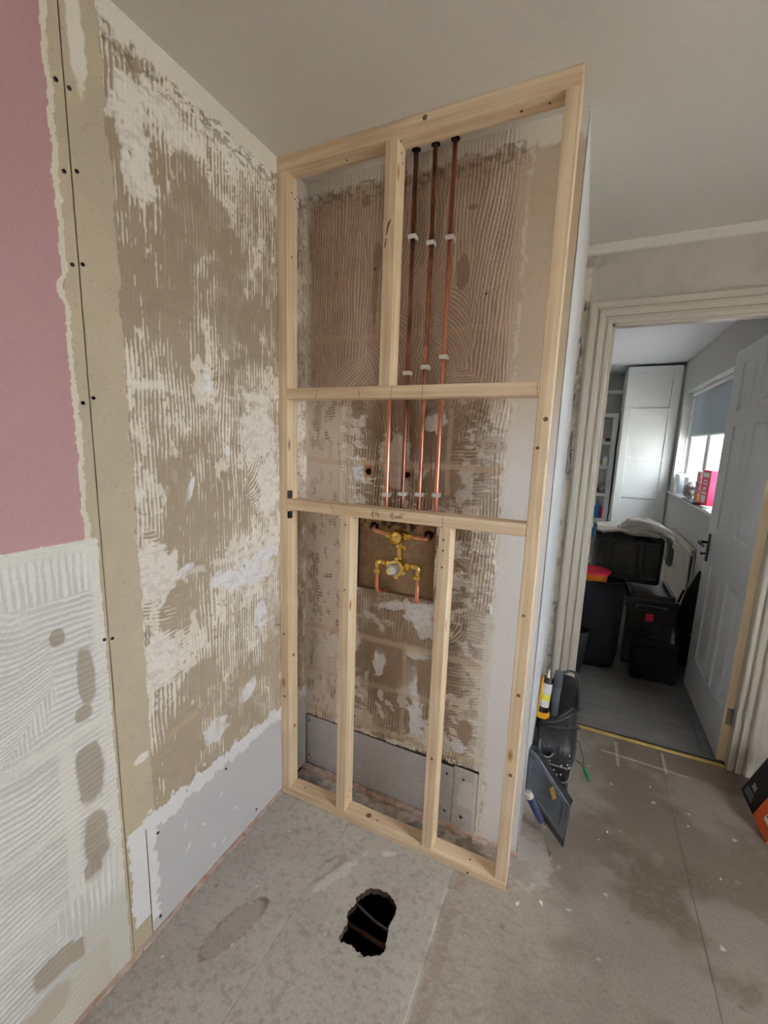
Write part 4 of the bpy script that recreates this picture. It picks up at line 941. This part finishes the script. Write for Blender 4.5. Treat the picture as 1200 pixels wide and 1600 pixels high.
t = thing('drill_case', 'low black case on the floor in front of the tool chest', 'case', (1.56, 1.9, 0))
bm = BM(); box(bm, 1.43, 1.69, 1.80, 1.93, .0, .24); part('case_body', bm, 'fabric_k', t, bevel=.02, seg=3)
bm = BM(); tube(bm, bend([(1.52, 1.865, .235), (1.52, 1.865, .275), (1.61, 1.865, .275), (1.61, 1.865, .235)], .015), .007, 8); part('handle', bm, 'black_pl', t, smooth=True)
t = thing('bucket', 'dark grey round bucket on the floor behind the left door frame', 'bucket', (1.09, 1.74, 0))
bm = BM(); lathe(bm, (1.09, 1.74, 0.001), (0, 0, 1), [(0, .055), (.28, .075), (.285, .08), (.295, .08), (.295, .074), (.02, .05)], 30); part('bucket_wall', bm, 'black_rub', t, smooth='auto')
bm = BM(); tube(bm, [(1.09 + .082 * math.cos(a_), 1.74 + .02 * math.sin(a_), .285 - .09 * math.sin(a_)) for a_ in [math.pi * k / 14 for k in range(15)]], .003, 8); part('bail', bm, 'steel_d', t)
bm = BM(); prism(bm, [(1.698, 1.176, .0005), (1.706, 1.176, .0005), (1.712, 1.45, .0005), (1.708, 1.70, .0005), (1.698, 1.70, .0005), (1.702, 1.45, .0005)], (0, 0, .001)); tag(obj('masking_tape', bm, 'teal'), 'teal tape strip on the far room floor near the door', 'tape')

# =================================================================== TIMBER FRAME
W_ = .9273; FD = .063; T = .038
def stick(name, x0, x1, z0, z1, mat_, root, y0=0.0, y1=FD):
    bm = BM(); box(bm, x0, x1, y0, y1, z0, z1); cx, cz = (x0 + x1) / 2, (z0 + z1) / 2
    o = obj(name, bm, mat_, None, bevel=.0022)
    # own origin, so that every stick shows its own grain
    o.data.transform(Matrix.Translation((-cx, -(y0 + y1) / 2, -cz))); o.location = Vector((cx, (y0 + y1) / 2, cz)) - root.location; o.parent = root
    off = Vector((rnd.uniform(0, 9), rnd.uniform(0, 9), rnd.uniform(0, 9)))
    return o
fr = thing('stud_frame', 'pale timber stud frame standing floor to ceiling across the alcove', 'frame', (.46, .03, 0))
tp = stick('top_plate', .0015, W_, 2.355, H - .001, 'tx', fr); bp_ = stick('bottom_plate', .0015, W_, .001, .036, 'tx', fr)
st1 = stick('stud', .0015, .040, .036, 2.355, 'tz', fr); st2 = stick('stud', .890, W_, .036, 2.355, 'tz', fr)
n1 = stick('rail', .040, .890, 1.620, 1.658, 'tx', fr); n2 = stick('rail', .040, .890, 1.220, 1.258, 'tx', fr)
st3 = stick('stud', .401, .440, 1.658, 2.355, 'tz', fr); st4 = stick('stud', .268, .308, .036, 1.220, 'tz', fr); st5 = stick('stud', .628, .667, .036, 1.220, 'tz', fr)
n1['label'] = 'upper cross rail'; n2['label'] = 'lower cross rail with pencil marks'
st3['label'] = 'short upper stud beside the copper pipes with a dark split knot'
def knot(host, p, nrm, r=.006, rr=1.0):
    b = BM(); nrm = Vector(nrm); lathe(b, Vector(p) - nrm * .0006, nrm, [(0, r), (.0009, r * .9), (.0009, r * .3)], 12)
    o = obj('nail_head' if r < .0038 else 'knot', b, 'steel_d' if r < .0038 else 'ink', None); o.data.transform(Matrix.Translation(-Vector(fr.location) - Vector(host.location))); o.parent = host
for h, p, n, r in ((tp, (.521, 0, 2.385), (0, -1, 0), .008), (st1, (.0, 0, 2.10), (0, -1, 0), .001), (bp_, (.30, .04, .036), (0, 0, 1), .011), (bp_, (.40, .03, .036), (0, 0, 1), .012), (bp_, (.44, .025, .036), (0, 0, 1), .0035), (bp_, (.10, .03, .036), (0, 0, 1), .0035), (bp_, (.80, .03, .036), (0, 0, 1), .004),
                   (bp_, (.80, 0, .012), (0, -1, 0), .005), (st2, (.915, 0, 1.556), (0, -1, 0), .007), (st2, (.90, 0, 1.477), (0, -1, 0), .005), (st2, (.912, 0, .72), (0, -1, 0), .007), (st2, (.91, 0, .44), (0, -1, 0), .007), (st2, (.905, 0, .98), (0, -1, 0), .005),
                   (st1, (.040, .03, 2.30), (1, 0, 0), .0035), (st1, (.040, .05, 2.29), (1, 0, 0), .0035), (st1, (.040, .03, 2.10), (1, 0, 0), .0035), (st1, (.040, .035, .62), (1, 0, 0), .008), (st1, (.040, .04, .30), (1, 0, 0), .008), (st1, (.02, 0, .72), (0, -1, 0), .005), (st1, (.02, 0, .45), (0, -1, 0), .006),
                   (st3, (.440, .03, 2.33), (1, 0, 0), .0035), (st3, (.440, .045, 2.31), (1, 0, 0), .0035), (st4, (.289, 0, .95), (0, -1, 0), .0035), (st4, (.289, 0, 1.19), (0, -1, 0), .004), (st5, (.645, 0, 1.18), (0, -1, 0), .004), (st5, (.645, 0, 1.145), (0, -1, 0), .0034), (st5, (.645, 0, 1.09), (0, -1, 0), .004),
                   (st4, (.308, .03, .08), (1, 0, 0), .0035), (st4, (.308, .04, .10), (1, 0, 0), .0035), (tp, (.25, .035, 2.355), (0, 0, -1), .004), (tp, (.78, .035, 2.355), (0, 0, -1), .005), (tp, (.85, .035, 2.355), (0, 0, -1), .004), (tp, (.44, .02, 2.355), (0, 0, -1), .004), (st5, (.648, 0, .40), (0, -1, 0), .006)):
    if r > .002: knot(h, p, n, r)
def scribble(host, strokes, origin, s, w=.0007):
    b = BM()
    for st in strokes:
        pts = [(origin[0] + p[0] * s, -.0004, origin[1] + p[1] * s) for p in st]; tube(b, pts, w, 5)
    o = obj('pencil_writing', b, 'ink', None); o.data.transform(Matrix.Translation(-Vector(fr.location) - Vector(host.location))); o.parent = host
A = lambda c_, r, a0, a1, n=8: [(c_[0] + r * math.cos(a0 + (a1 - a0) * i / n), c_[1] + r * math.sin(a0 + (a1 - a0) * i / n)) for i in range(n + 1)]
scribble(n2, [[(.9, -1.2), (.8, 1.6)], A((1.0, .1), .7, 1.0, 5.0), [(2.0, .9), (2.1, -.1)], [(2.0, .9), (2.6, 1.1)], A((2.9, .2), .45, 0, 6.3), [(3.3, .8), (3.4, -.6), (3.0, -.9)]], (.386, 1.237), .0092, .0009)
scribble(n2, [[(1.3, -1.2), (1.1, 1.6)], A((1.1, .1), .75, 1.0, 5.2), [(2.0, .5), (2.2, -.4), (2.7, -.4), (2.8, .5), (2.9, -.4)], A((3.6, 0), .4, 0, 6.3), [(4.2, 1.3), (4.2, -.5)], [(4.9, 1.3), (4.9, -.5)], [(5.8, 1.3), (5.8, .8)]], (.455, 1.238), .0092, .0009)
for x, hh, sl in ((.445, n1, .004), (.886, n1, .0), (.335, n1, -.01), (.16, n1, .012), (.245, n2, -.02), (.64, n2, 0), (.55, n1, .002)):
    zb = 1.62 if hh is n1 else 1.22; scribble(hh, [[(0, 0), (sl, .034)]], (x, zb + .002), 1.0, .0006)
scribble(n2, [[(0, 0), (-.45, .005)]], (.888, 1.222), .0008)
for pts in ([(0, 0), (.008, .03), (.014, .04)], [(-.004, -.035), (0, -.01)]):
    b = BM(); tube(b, [(.412 + x, -.0003, 2.10 + z) for x, z in pts], [.0012, .003, .0008] if len(pts) == 3 else .0015, 6); o = obj('split', b, 'soot', None); o.data.transform(Matrix.Translation(-Vector(fr.location) - Vector(st3.location))); o.parent = st3
for z0, z1 in ((1.263, 1.292), (1.188, 1.214)):
    bm = BM(); box(bm, .0405, .054, -.002, .012, z0, z1); part('packer', bm, 'black_pl', fr, bevel=.001)
bm = BM(); box(bm, W_ - .0002, W_ + .0006, .0, FD, .3, 2.3); bm.free()

# S143 pencilled on the wall
bm = BM()
def wr(strokes, o, s):
    for st in strokes: tube(bm, [(o[0] + p[0] * s, yb(.74) - .0065, o[1] + p[1] * s) for p in st], .0013, 5)
wr([[(.9, 1.8), (.2, 2), (.1, 1.2), (.8, .9), (.8, .1), (0, .1)], [(1.6, 1.9), (1.6, 0)], [(2.4, 1.9), (2.2, .8), (3.2, .8)], [(2.9, 1.6), (2.9, 0)], [(4.3, 1.9), (5.1, 1.8), (4.6, 1.1), (5.2, .5), (4.3, .1)]], (.724, 1.468), .0112)
obj('pencil_writing', bm, 'ink', wall_back)

# =================================================================== PIPES AND CLIPS
names = [(.378, .0075, 'leftmost bright copper pipe of the four, passing behind the short stud', 'copper'), (.4415, .0075, 'dark tarnished copper pipe, second from the left', 'copper_dull'),
         (.5065, .0075, 'copper pipe third from the left, spotted dark near the ceiling', 'copper'), (.5695, .0075, 'rightmost clean bright copper pipe of the four', 'copper')]
M['copper_spot'] = mat('spotted_copper', (248, 182, 154), 0.32, 1.0, rgb2=(140, 88, 68), scale=(60, 60, 22), detail=6)
for i, (x, r, lab, mt) in enumerate(names):
    y = yb(x) - .024
    t = thing('copper_pipe', lab, 'pipe', (x, y, 1.0), 'upright copper pipes on the back wall')
    zb = (1.14, 1.14, 1.14, 1.14)[i]; ym = .185
    bm = BM(); tube(bm, bend([(x, .19, 1.195), (x, y, 1.195), (x, y, H + .02)], .018, 6), r, 16)
    part('pipe_run', bm, 'copper_spot' if i == 2 else mt, t, smooth=True)
    bm = BM(); cyl(bm, (x, y, H - .0015), (x, y, H + .0), .014, 20); struct(obj('trim_6', bm, 'dark')) if False else part('painted_pipe_hole_shade', bm, 'dark', t)  # dark disc painted in for the shade inside the ceiling hole
def clip(x, z, label):
    yw = yb(x); y = yw - .024
    t = thing('pipe_clip', label, 'clip', (x, yw, z), 'white pipe clips on the copper pipes')
    bm = BM(); box(bm, x - .011, x + .011, yw - .013, yw - .001, z - .007, z + .007); part('clip_base', bm, 'white_pl', t, bevel=.001)
    bm = BM(); box(bm, x - .0135, x - .0078, yw - .013, y - .010, z - .007, z + .007); box(bm, x + .0078, x + .0135, yw - .013, y - .010, z - .007, z + .007); box(bm, x - .0135, x + .0135, y - .0125, y - .0080, z - .007, z + .007); part('clip_ring', bm, 'white_pl', t, bevel=.0015)
CX = [.378, .4415, .5065, .5695]; pn = ['leftmost pipe', 'dark second pipe', 'spotted third pipe', 'rightmost pipe']
for i, z in enumerate((1.289, 1.297, 1.300, 1.303)): clip(CX[i], z, 'white clip on the %s just above the lower cross rail' % pn[i])
for i, z in ((1, 2.145), (2, 2.116), (3, 2.122)): clip(CX[i], z, 'white clip on the %s high up near the ceiling' % pn[i])
for i, z in ((1, 1.716), (2, 1.733), (3, 1.762)): clip(CX[i], z, 'white clip on the %s just above the upper cross rail' % pn[i])

# =================================================================== SHOWER VALVE
t = thing('shower_valve', 'brass concealed shower mixer valve with copper tails in the wall recess', 'valve', (.45, .198, 1.09))
Y = .135
up_c = (.438, 1.141); lo_c = (.438, 1.024)
def yax(x, z, y0, prof, n=28): b = BM(); lathe(b, (x, y0, z), (0, -1, 0), prof, n); return b
part('diverter_body', yax(up_c[0], up_c[1], .160, [(0, .020), (.012, .027), (.045, .027), (.050, .024), (.060, .024), (.064, .021), (.060, .019), (.050, .017)]), 'brass', t, smooth='auto')
b = BM(); cyl(b, (up_c[0], .112, up_c[1]), (up_c[0] , .085, up_c[1]), .007, 16)
for k in range(10): a_ = k * math.pi / 5; box(b, up_c[0] + .0065 * math.cos(a_) - .001, up_c[0] + .0065 * math.cos(a_) + .001, .086, .105, up_c[1] + .0065 * math.sin(a_) - .001, up_c[1] + .0065 * math.sin(a_) + .001)
part('spindle', b, 'brass2', t, smooth='auto')
b = BM(); box(b, up_c[0] - .030, up_c[0] + .030, .128, .156, up_c[1] - .014, up_c[1] + .014); part('diverter_block', b, 'brass', t, bevel=.005)
for s, x in ((-1, -.042), (1, .042)):
    b = BM(); lathe(b, (up_c[0] + s * .028, .142, up_c[1]), (s, 0, 0), [(0, .011), (.006, .013), (.016, .013), (.018, .011), (.026, .011)], 6); part('compression_nut', b, 'brass', t)
b = BM(); tube(b, bend([(up_c[0] - .05, .142, up_c[1]), (.345, .142, 1.149), (.326, .150, 1.151), (.305, .205, 1.152)], .014), .0078, 14); part('copper_tail', b, 'copper', t, smooth=True)
b = BM(); tube(b, bend([(up_c[0] + .05, .142, up_c[1]), (.535, .142, 1.139), (.540, .155, 1.140), (.530, .205, 1.143)], .014), .0078, 14); part('copper_tail', b, 'copper', t, smooth=True)
b = BM(); lathe(b, (.440, .142, 1.055), (0, 0, 1), [(0, .014), (.010, .014), (.012, .010), (.040, .010), (.044, .015), (.062, .016)], 16); part('link_pipe', b, 'brass', t, smooth='auto')
b = BM(); cyl(b, (.448, .142, 1.102), (.466, .138, 1.100), .0045); cyl(b, (.466, .138, 1.100), (.470, .137, 1.100), .0065); part('check_screw', b, 'brass', t)
part('mixer_body', yax(lo_c[0], lo_c[1], .162, [(0, .024), (.010, .033), (.040, .034), (.046, .031), (.050, .031), (.052, .027)]), 'brass', t, smooth='auto')
b = BM()
for k in range(3):
    a_ = math.pi * (.5 + k * 2 / 3) + .5; box(b, -.008, .008, .120, .150, .028, .039, Matrix.Translation((lo_c[0], 0, lo_c[1])) @ Matrix.Rotation(a_, 4, 'Y'))
box(b, lo_c[0] - .012, lo_c[0] + .006, .128, .15, lo_c[1] - .046, lo_c[1] - .028); part('lug', b, 'brass', t, bevel=.002)
ct = part('cartridge', yax(lo_c[0] - .004, lo_c[1], .110, [(0, .021), (.010, .021), (.012, .018), (.020, .017), (.022, .013), (.044, .0125), (.046, .010)]), 'white_pl', t, smooth='auto')
b = BM()
for k in range(20):
    a_ = k * math.pi / 10; box(b, -.001, .001, .0885, .108, .0188, .0215, Matrix.Translation((lo_c[0] - .004, 0, lo_c[1])) @ Matrix.Rotation(a_, 4, 'Y'))
sub('spline', b, 'blind', ct)
b = BM(); lathe(b, (lo_c[0] - .004, .066, lo_c[1]), (0, -1, 0), [(0, .0075), (.004, .0075), (.004, .003)], 12); sub('screw', b, 'brass', ct)
for s in (-1, 1):
    xe = .352 if s < 0 else .5155
    b = BM(); lathe(b, (lo_c[0] + s * .030, .142, lo_c[1] + .006), (s, 0, 0), [(0, .012), (.004, .014), (.014, .014), (.016, .010), (.026, .010)], 6); part('compression_nut', b, 'brass', t)
    b = BM(); tube(b, bend([(lo_c[0] + s * .045, .142, lo_c[1] + .008), (xe, .142, lo_c[1] + .010), (xe, .142, lo_c[1] - .030)], .012), .0115, 14); part('elbow', b, 'brass', t, smooth=True)
    b = BM(); lathe(b, (xe, .142, lo_c[1] - .022), (0, 0, -1), [(0, .013), (.003, .0145), (.014, .0145), (.017, .012)], 6); part('compression_nut', b, 'brass', t)
    b = BM()
    if s < 0:
        tube(b, bend([(xe, .142, lo_c[1] - .03), (xe, .142, .918), (xe + .012, .16, .908), (xe + .022, .20, .906)], .014), .0076, 14)
    else:
        tube(b, [(xe, .142, lo_c[1] - .03), (xe, .142, .915), (xe, .1435, .905), (xe, .144, .899)], .0076, 14); cyl(b, (xe, .144, .913), (xe, .144, .896), .0092, 14)
    part('copper_tail', b, 'copper', t, smooth=True)

# =================================================================== TOOLS BY THE BOXED CORNER
# caulking gun with cartridge, standing nozzle up in the tote
g = thing('caulking_gun', 'yellow caulking gun standing nozzle-up in the black tool bag', 'caulking gun', (.975, .70, .25))
ax0 = Vector((.965, .66, .27)); ax1 = Vector((.975, .69, .445)); dv = (ax1 - ax0)
bm = BM(); n = 20; rings = []
dvn = dv.normalized(); fx, fy = frame_of(dvn)
cx_ = Vector((-.8, .6, 0)); cx_ = (cx_ - dvn * cx_.dot(dvn)).normalized(); cy_ = dvn.cross(cx_)
for s_, rr in ((0, .027), (1, .027)):
    rings.append([bm.verts.new(ax0 + dv * s_ + (cx_ * math.cos(a_) + cy_ * math.sin(a_)) * rr) for a_ in [-1.45 + 2.9 * k / n for k in range(n + 1)]])
for k in range(n): bm.faces.new((rings[0][k], rings[0][k + 1], rings[1][k + 1], rings[1][k]))
o = part('cradle', bm, 'yellow', g, smooth=True); md = o.modifiers.new('s', 'SOLIDIFY'); md.thickness = .003
bm = BM(); lathe(bm, ax0 - dvn * .004, dvn, [(0, .024), (0, .031), (.022, .031), (.024, .027)], 28); part('collar', bm, 'yellow', g, smooth='auto')
bm = BM(); tube(bm, [ax0 - dvn * .004, ax0 - dvn * .055], .017, 14); tube(bm, bend([ax0 - dvn * .04, ax0 - dvn * .05 + Vector((.05, -.06, .0)), ax0 + Vector((.11, -.05, .015))], .02), .009, 10); tube(bm, bend([ax0 - dvn * .03, ax0 - dvn * .03 + Vector((.05, .0, .01)), ax0 + Vector((.125, .03, .06))], .02), .006, 10)
part('trigger_handle', bm, 'black_rub', g, smooth=True)
ca = thing('sealant_cartridge', 'sealant cartridge with yellow and white label in the caulking gun', 'cartridge', ax0)
bm = BM(); lathe(bm, ax0 + dvn * .012, dvn, [(0, .0225), (.160, .0225), (.165, .020)], 24); part('tube_body', bm, 'black_pl', ca, smooth='auto')
bm = BM(); lathe(bm, ax0 + dvn * .045, dvn, [(0, .0229), (.032, .0229)], 24); part('label_band', bm, 'label', ca, smooth='auto')
bm = BM(); lathe(bm, ax0 + dvn * .077, dvn, [(0, .0229), (.026, .0229)], 24); part('label_band', bm, 'tag_y', ca, smooth='auto')
bm = BM(); lathe(bm, ax0 + dvn * .103, dvn, [(0, .0229), (.050, .0229)], 24); part('label_band', bm, 'label', ca, smooth='auto')
bm = BM(); lathe(bm, ax0 + dvn * .172, dvn, [(0, .009), (.008, .009), (.012, .006), (.04, .0035)], 14); part('nozzle', bm, 'white_pl', ca, smooth='auto')

# black tool bag
t = thing('tool_bag', 'dusty black open tool bag standing against the white boxed corner', 'tool bag', (1.02, .68, 0))
def ring(z, x0, x1, y0, y1, n=36, p=.45):
    cx, cy, a_, b2 = (x0 + x1) / 2, (y0 + y1) / 2, (x1 - x0) / 2, (y1 - y0) / 2
    return [(cx + a_ * math.copysign(abs(math.cos(2 * math.pi * i / n)) ** p, math.cos(2 * math.pi * i / n)), cy + b2 * math.copysign(abs(math.sin(2 * math.pi * i / n)) ** p, math.sin(2 * math.pi * i / n)), z) for i in range(n)]
def loft(bm, rs, cap=True):
    R_ = [[bm.verts.new(p) for p in r] for r in rs]; n = len(R_[0])
    for a_, b2 in zip(R_, R_[1:]):
        for i in range(n): bm.faces.new((a_[i], a_[(i + 1) % n], b2[(i + 1) % n], b2[i]))
    if cap: bm.faces.new(R_[0][::-1]); bm.faces.new(R_[-1])
    return bm
bm = BM(); loft(bm, [ring(.028, 1.005, 1.100, .52, .86), ring(.10, .975, 1.105, .50, .88), ring(.165, .960, 1.112, .492, .89)]); part('lower_body', bm, 'black_pl', t, smooth='auto')
bm = BM(); loft(bm, [ring(.17, .957, 1.116, .488, .892), ring(.20, .955, 1.118, .485, .894), ring(.235, .958, 1.112, .49, .89), ring(.262, .968, 1.098, .51, .875), ring(.272, .985, 1.08, .54, .85)]); part('upper_body', bm, 'black_rub', t, smooth='auto')
bm = BM(); loft(bm, [ring(.0, 1.03, 1.098, .52, .60, 24, .6), ring(.026, 1.03, 1.102, .512, .60, 24, .6), ring(.032, 1.04, 1.09, .53, .59, 24, .6)]); loft(bm, [ring(.0, 1.0, 1.098, .78, .86, 24, .6), ring(.03, 1.0, 1.10, .78, .86, 24, .6)]); part('rubber_foot', bm, 'grey_rub', t, smooth='auto')
for z, y in ((.166, .486), (.088, .497)):
    bm = BM(); pts = [p for p in ring(z, .962 if z > .1 else .98, 1.117 if z > .1 else 1.107, y, .895)]; tube(bm, pts + [pts[0]], .003, 6); part('piping', bm, 'line_grey', t, smooth=True)
bm = BM(); tube(bm, bend([(.975, .492, .262), (.972, .478, .245), (.978, .476, .205), (1.015, .476, .198), (1.03, .480, .225)], .02), .0035, 8); part('strap_loop', bm, 'line_grey', t, smooth=True)
for x in (1.005, 1.05):
    bm = BM(); tube(bm, [(x, .4865, .172), (x, .4835, .20), (x, .4875, .235), (x, .508, .262)], .0022, 6); part('seam', bm, 'black_pl', t)
bm = BM()
for _ in range(26):
    x, z = rnd.uniform(.965, 1.105), rnd.uniform(.10, .25); s = rnd.uniform(.0015, .004); bmesh.ops.create_icosphere(bm, subdivisions=1, radius=s, matrix=Matrix.Translation((x, .4872 if z > .17 else .4955, z)) @ Matrix.Diagonal((1, .4, 1.4, 1)))
o = part('paint_splash', bm, 'label', t); o['kind'] = 'stuff'
bm = BM(); loft(bm, [ring(.27, .985, 1.10, .72, .89, 30, .6), ring(.33, .99, 1.105, .73, .90, 30, .6), ring(.375, 1.0, 1.095, .75, .89, 30, .6), ring(.385, 1.02, 1.08, .78, .87, 30, .6)]); part('side_pouch', bm, 'fabric_k', t, smooth='auto')
bm = BM(); tube(bm, bend([(1.0, .72, .29), (1.01, .78, .43), (1.085, .83, .44), (1.108, .82, .38), (1.108, .76, .28)], .04), .006, 8); part('carry_handle', bm, 'black_pl', t, smooth=True)
t = thing('multi_tool', 'dark grey cylindrical power tool handle sticking up from the bag', 'tool', (1.018, .70, .26))
bm = BM(); lathe(bm, (1.012, .69, .270), Vector((.02, .03, 1)), [(0, .017), (.10, .0175), (.13, .019), (.205, .019), (.212, .016)], 24); part('grip', bm, 'grey_rub', t, smooth='auto')
bm = BM()
for k in range(7): lathe(bm, Vector((1.012, .69, .270)) + Vector((.02, .03, 1)) * (.14 + k * .009), Vector((.02, .03, 1)), [(0, .0195), (.003, .0195)], 20)
part('grip_ring', bm, 'black_pl', t)
t = thing('pliers', 'black-handled pliers lying open across the top of the bag', 'pliers', (1.03, .60, .28))
bm = BM(); tube(bm, bend([(.975, .575, .288), (1.02, .57, .305), (1.075, .60, .335), (1.110, .64, .355)], .02), .006, 10); part('handle', bm, 'black_rub', t, smooth=True)
bm = BM(); tube(bm, bend([(.985, .57, .284), (1.03, .555, .292), (1.085, .56, .304), (1.118, .565, .318)], .02), [.005] * 3 + [.0075] * 13, 10); part('handle', bm, 'black_rub', t, smooth=True)
bm = BM(); tube(bm, [(.955, .58, .274), (.985, .573, .286)], [.004, .009], 10); part('jaws', bm, 'steel_d', t)
t = thing('green_plug_lead', 'thin dark lead with green tag hanging beside the tool bag', 'lead', (1.13, .62, .15))
bm = BM(); tube(bm, bend([(1.112, .66, .20), (1.128, .64, .20), (1.148, .62, .15), (1.158, .60, .10)], .02), .0016, 8); tube(bm, bend([(1.114, .60, .14), (1.14, .59, .14), (1.158, .60, .105)], .01), .002, 8); part('cord', bm, 'black_pl', t, smooth=True)
bm = BM(); tube(bm, [(1.152, .605, .118), (1.160, .60, .105), (1.170, .595, .085), (1.174, .592, .078)], [.004, .009, .008, .004], 12); tube(bm, arc((1.177, .070), .006, 0, 6.283, 12, lambda a_, b2: (a_, .591, b2)), .002, 6); part('tag', bm, 'green', t, smooth=True)

# folded dark case leaning in front of the bag
t = thing('folding_case', 'worn dark grey plastic clamshell case leaning against the white corner', 'case', (1.04, .27, 0))
A_, B_, C_, D_ = Vector((.950, .300, .353)), Vector((.950, .300, .158)), Vector((1.118, .252, .006)), Vector((1.108, .262, .205))
A2 = Vector((.972, .295, .352))
nrm = (C_ - B_).cross(A_ - B_).normalized()
if nrm.y > 0: nrm = -nrm
C1 = Vector((1.098, .256, .062)); B1 = Vector((.950, .300, .186))
bm = BM(); prism(bm, [A_ + nrm * .016, A2 + nrm * .016, D_ + nrm * .016, C1 + nrm * .016, B1 + nrm * .016], nrm * .010); lv = part('front_leaf', bm, 'grey_rub', t, bevel=.005, seg=3)
ctr = (A_ + A2 + D_ + C1 + B1) / 5
ins = [ctr + (p - ctr) * .80 + nrm * .026 for p in (A_, A2, D_, C1, B1)]
bm = BM(); pts = bend([ins[0], ins[1], ins[2], ins[3], ins[4], ins[0]], .02); tube(bm, pts, .002, 6); sub('moulded_ridge', bm, 'grey_rub', lv, smooth=True)
bm = BM(); q = lambda x, z: Vector((x, .300 - (x - .95) * .285, z)) + nrm * .0265
prism(bm, [q(1.036, .240), q(1.047, .258), q(1.062, .218), q(1.051, .202)], nrm * .0015); sub('badge', bm, 'tag_o', lv)
off = Vector((.0, .016, -.0))
bm = BM(); prism(bm, [A_ + off, A2 + off, D_ + off + Vector((.0, 0, 0)), C_ + off + Vector((-.02, .0, .0)), B_ + off + Vector((0, 0, -.03))], nrm * .010); part('rear_leaf', bm, 'black_pl', t, bevel=.004)
bm = BM(); prism(bm, [A_ - nrm * .012, A2 - nrm * .012, D_ - nrm * .012, D_ + (A_ - D_) * .1 - nrm * .012 - Vector((0, 0, .01))], nrm * .03); part('spine', bm, 'black_pl', t)

# bolster chisel / screwdriver with blue handle leaning
t = thing('screwdriver', 'long screwdriver with navy handle leaning beside the dark case', 'screwdriver', (1.05, .208, 0))
p_top = Vector((.957, .2, .238)); p_mid = Vector((1.014, .2, .133)); p_tip = Vector((1.052, .207, .001))
bm = BM(); d1 = (p_mid - p_top); lathe(bm, p_top, d1, [(0, .011), (.003, .014), (.020, .0145), (.024, .012)], 18); part('end_cap', bm, 'dustgrey', t, smooth='auto')
bm = BM(); lathe(bm, p_top + d1.normalized() * .020, d1, [(0, .012), (.01, .014), (.05, .0135), (.085, .0125), (.098, .009)], 18); part('handle', bm, 'navy', t, smooth='auto')
bm = BM(); tube(bm, [p_mid - d1.normalized() * .004, p_mid + d1.normalized() * .006, (1.026, .2, .10), (1.034, .203, .06), p_tip + Vector((0, 0, .012)), p_tip], [.0095, .006, .0045, .004, .005, .0015], 12); part('shank', bm, 'steel', t, smooth=True)

# orange and black boxed product at the right
t = thing('tile_box', 'black and orange cardboard box tilted on the floor by the right door frame', 'box', (1.84, .80, 0))
tilt = Matrix.Translation((1.800, 0, .001)) @ Matrix.Rotation(math.radians(20), 4, 'Y')
def bx(b, x0, x1, y0, y1, z0, z1): return box(b, x0, x1, y0, y1, z0, z1, tilt)
bm = bx(BM(), 0, .06, .795, .945, .0, .24); part('black_panel', bm, 'box_black', t, bevel=.001)
bm = bx(BM(), 0, .06, .650, .795, .0, .24); part('orange_panel', bm, 'box_orange', t, bevel=.001)
bm = bx(BM(), -.0008, .0, .668, .735, .045, .20); part('label', bm, 'label', t)
bm = BM()
for k in range(5): bx(bm, -.0016, -.0007, .676, .728, .06 + k * .025, .068 + k * .025)
part('print', bm, 'box_black', t)
def text(s, size, loc3, material, parent_):
    cu = bpy.data.curves.new('lettering', 'FONT'); cu.body = s; cu.size = size; cu.extrude = .0004
    o = bpy.data.objects.new('lettering', cu); COL.objects.link(o); cu.materials.append(M[material])
    # text runs towards -y, up is -z->+z of the tilted face
    dg = bpy.context.evaluated_depsgraph_get(); me = bpy.data.meshes.new_from_object(o.evaluated_get(dg)); bpy.data.objects.remove(o)
    o = bpy.data.objects.new('lettering', me); COL.objects.link(o)
    bas = Matrix(((0, 0, -1, 0), (-1, 0, 0, 0), (0, 1, 0, 0), (0, 0, 0, 1)))
    o.matrix_world = Matrix.Translation(-Vector(parent_.location)) @ tilt @ Matrix.Translation(loc3) @ bas; o.parent = parent_
    return o
text('SEL', .030, (-.001, .905, .060), 'label', t)
bm = BM()
for k in range(4): bx(bm, -.0012, 0, .84 + k * .006, .925, .018 + k * .008, .021 + k * .008)
part('small_print', bm, 'blind', t)
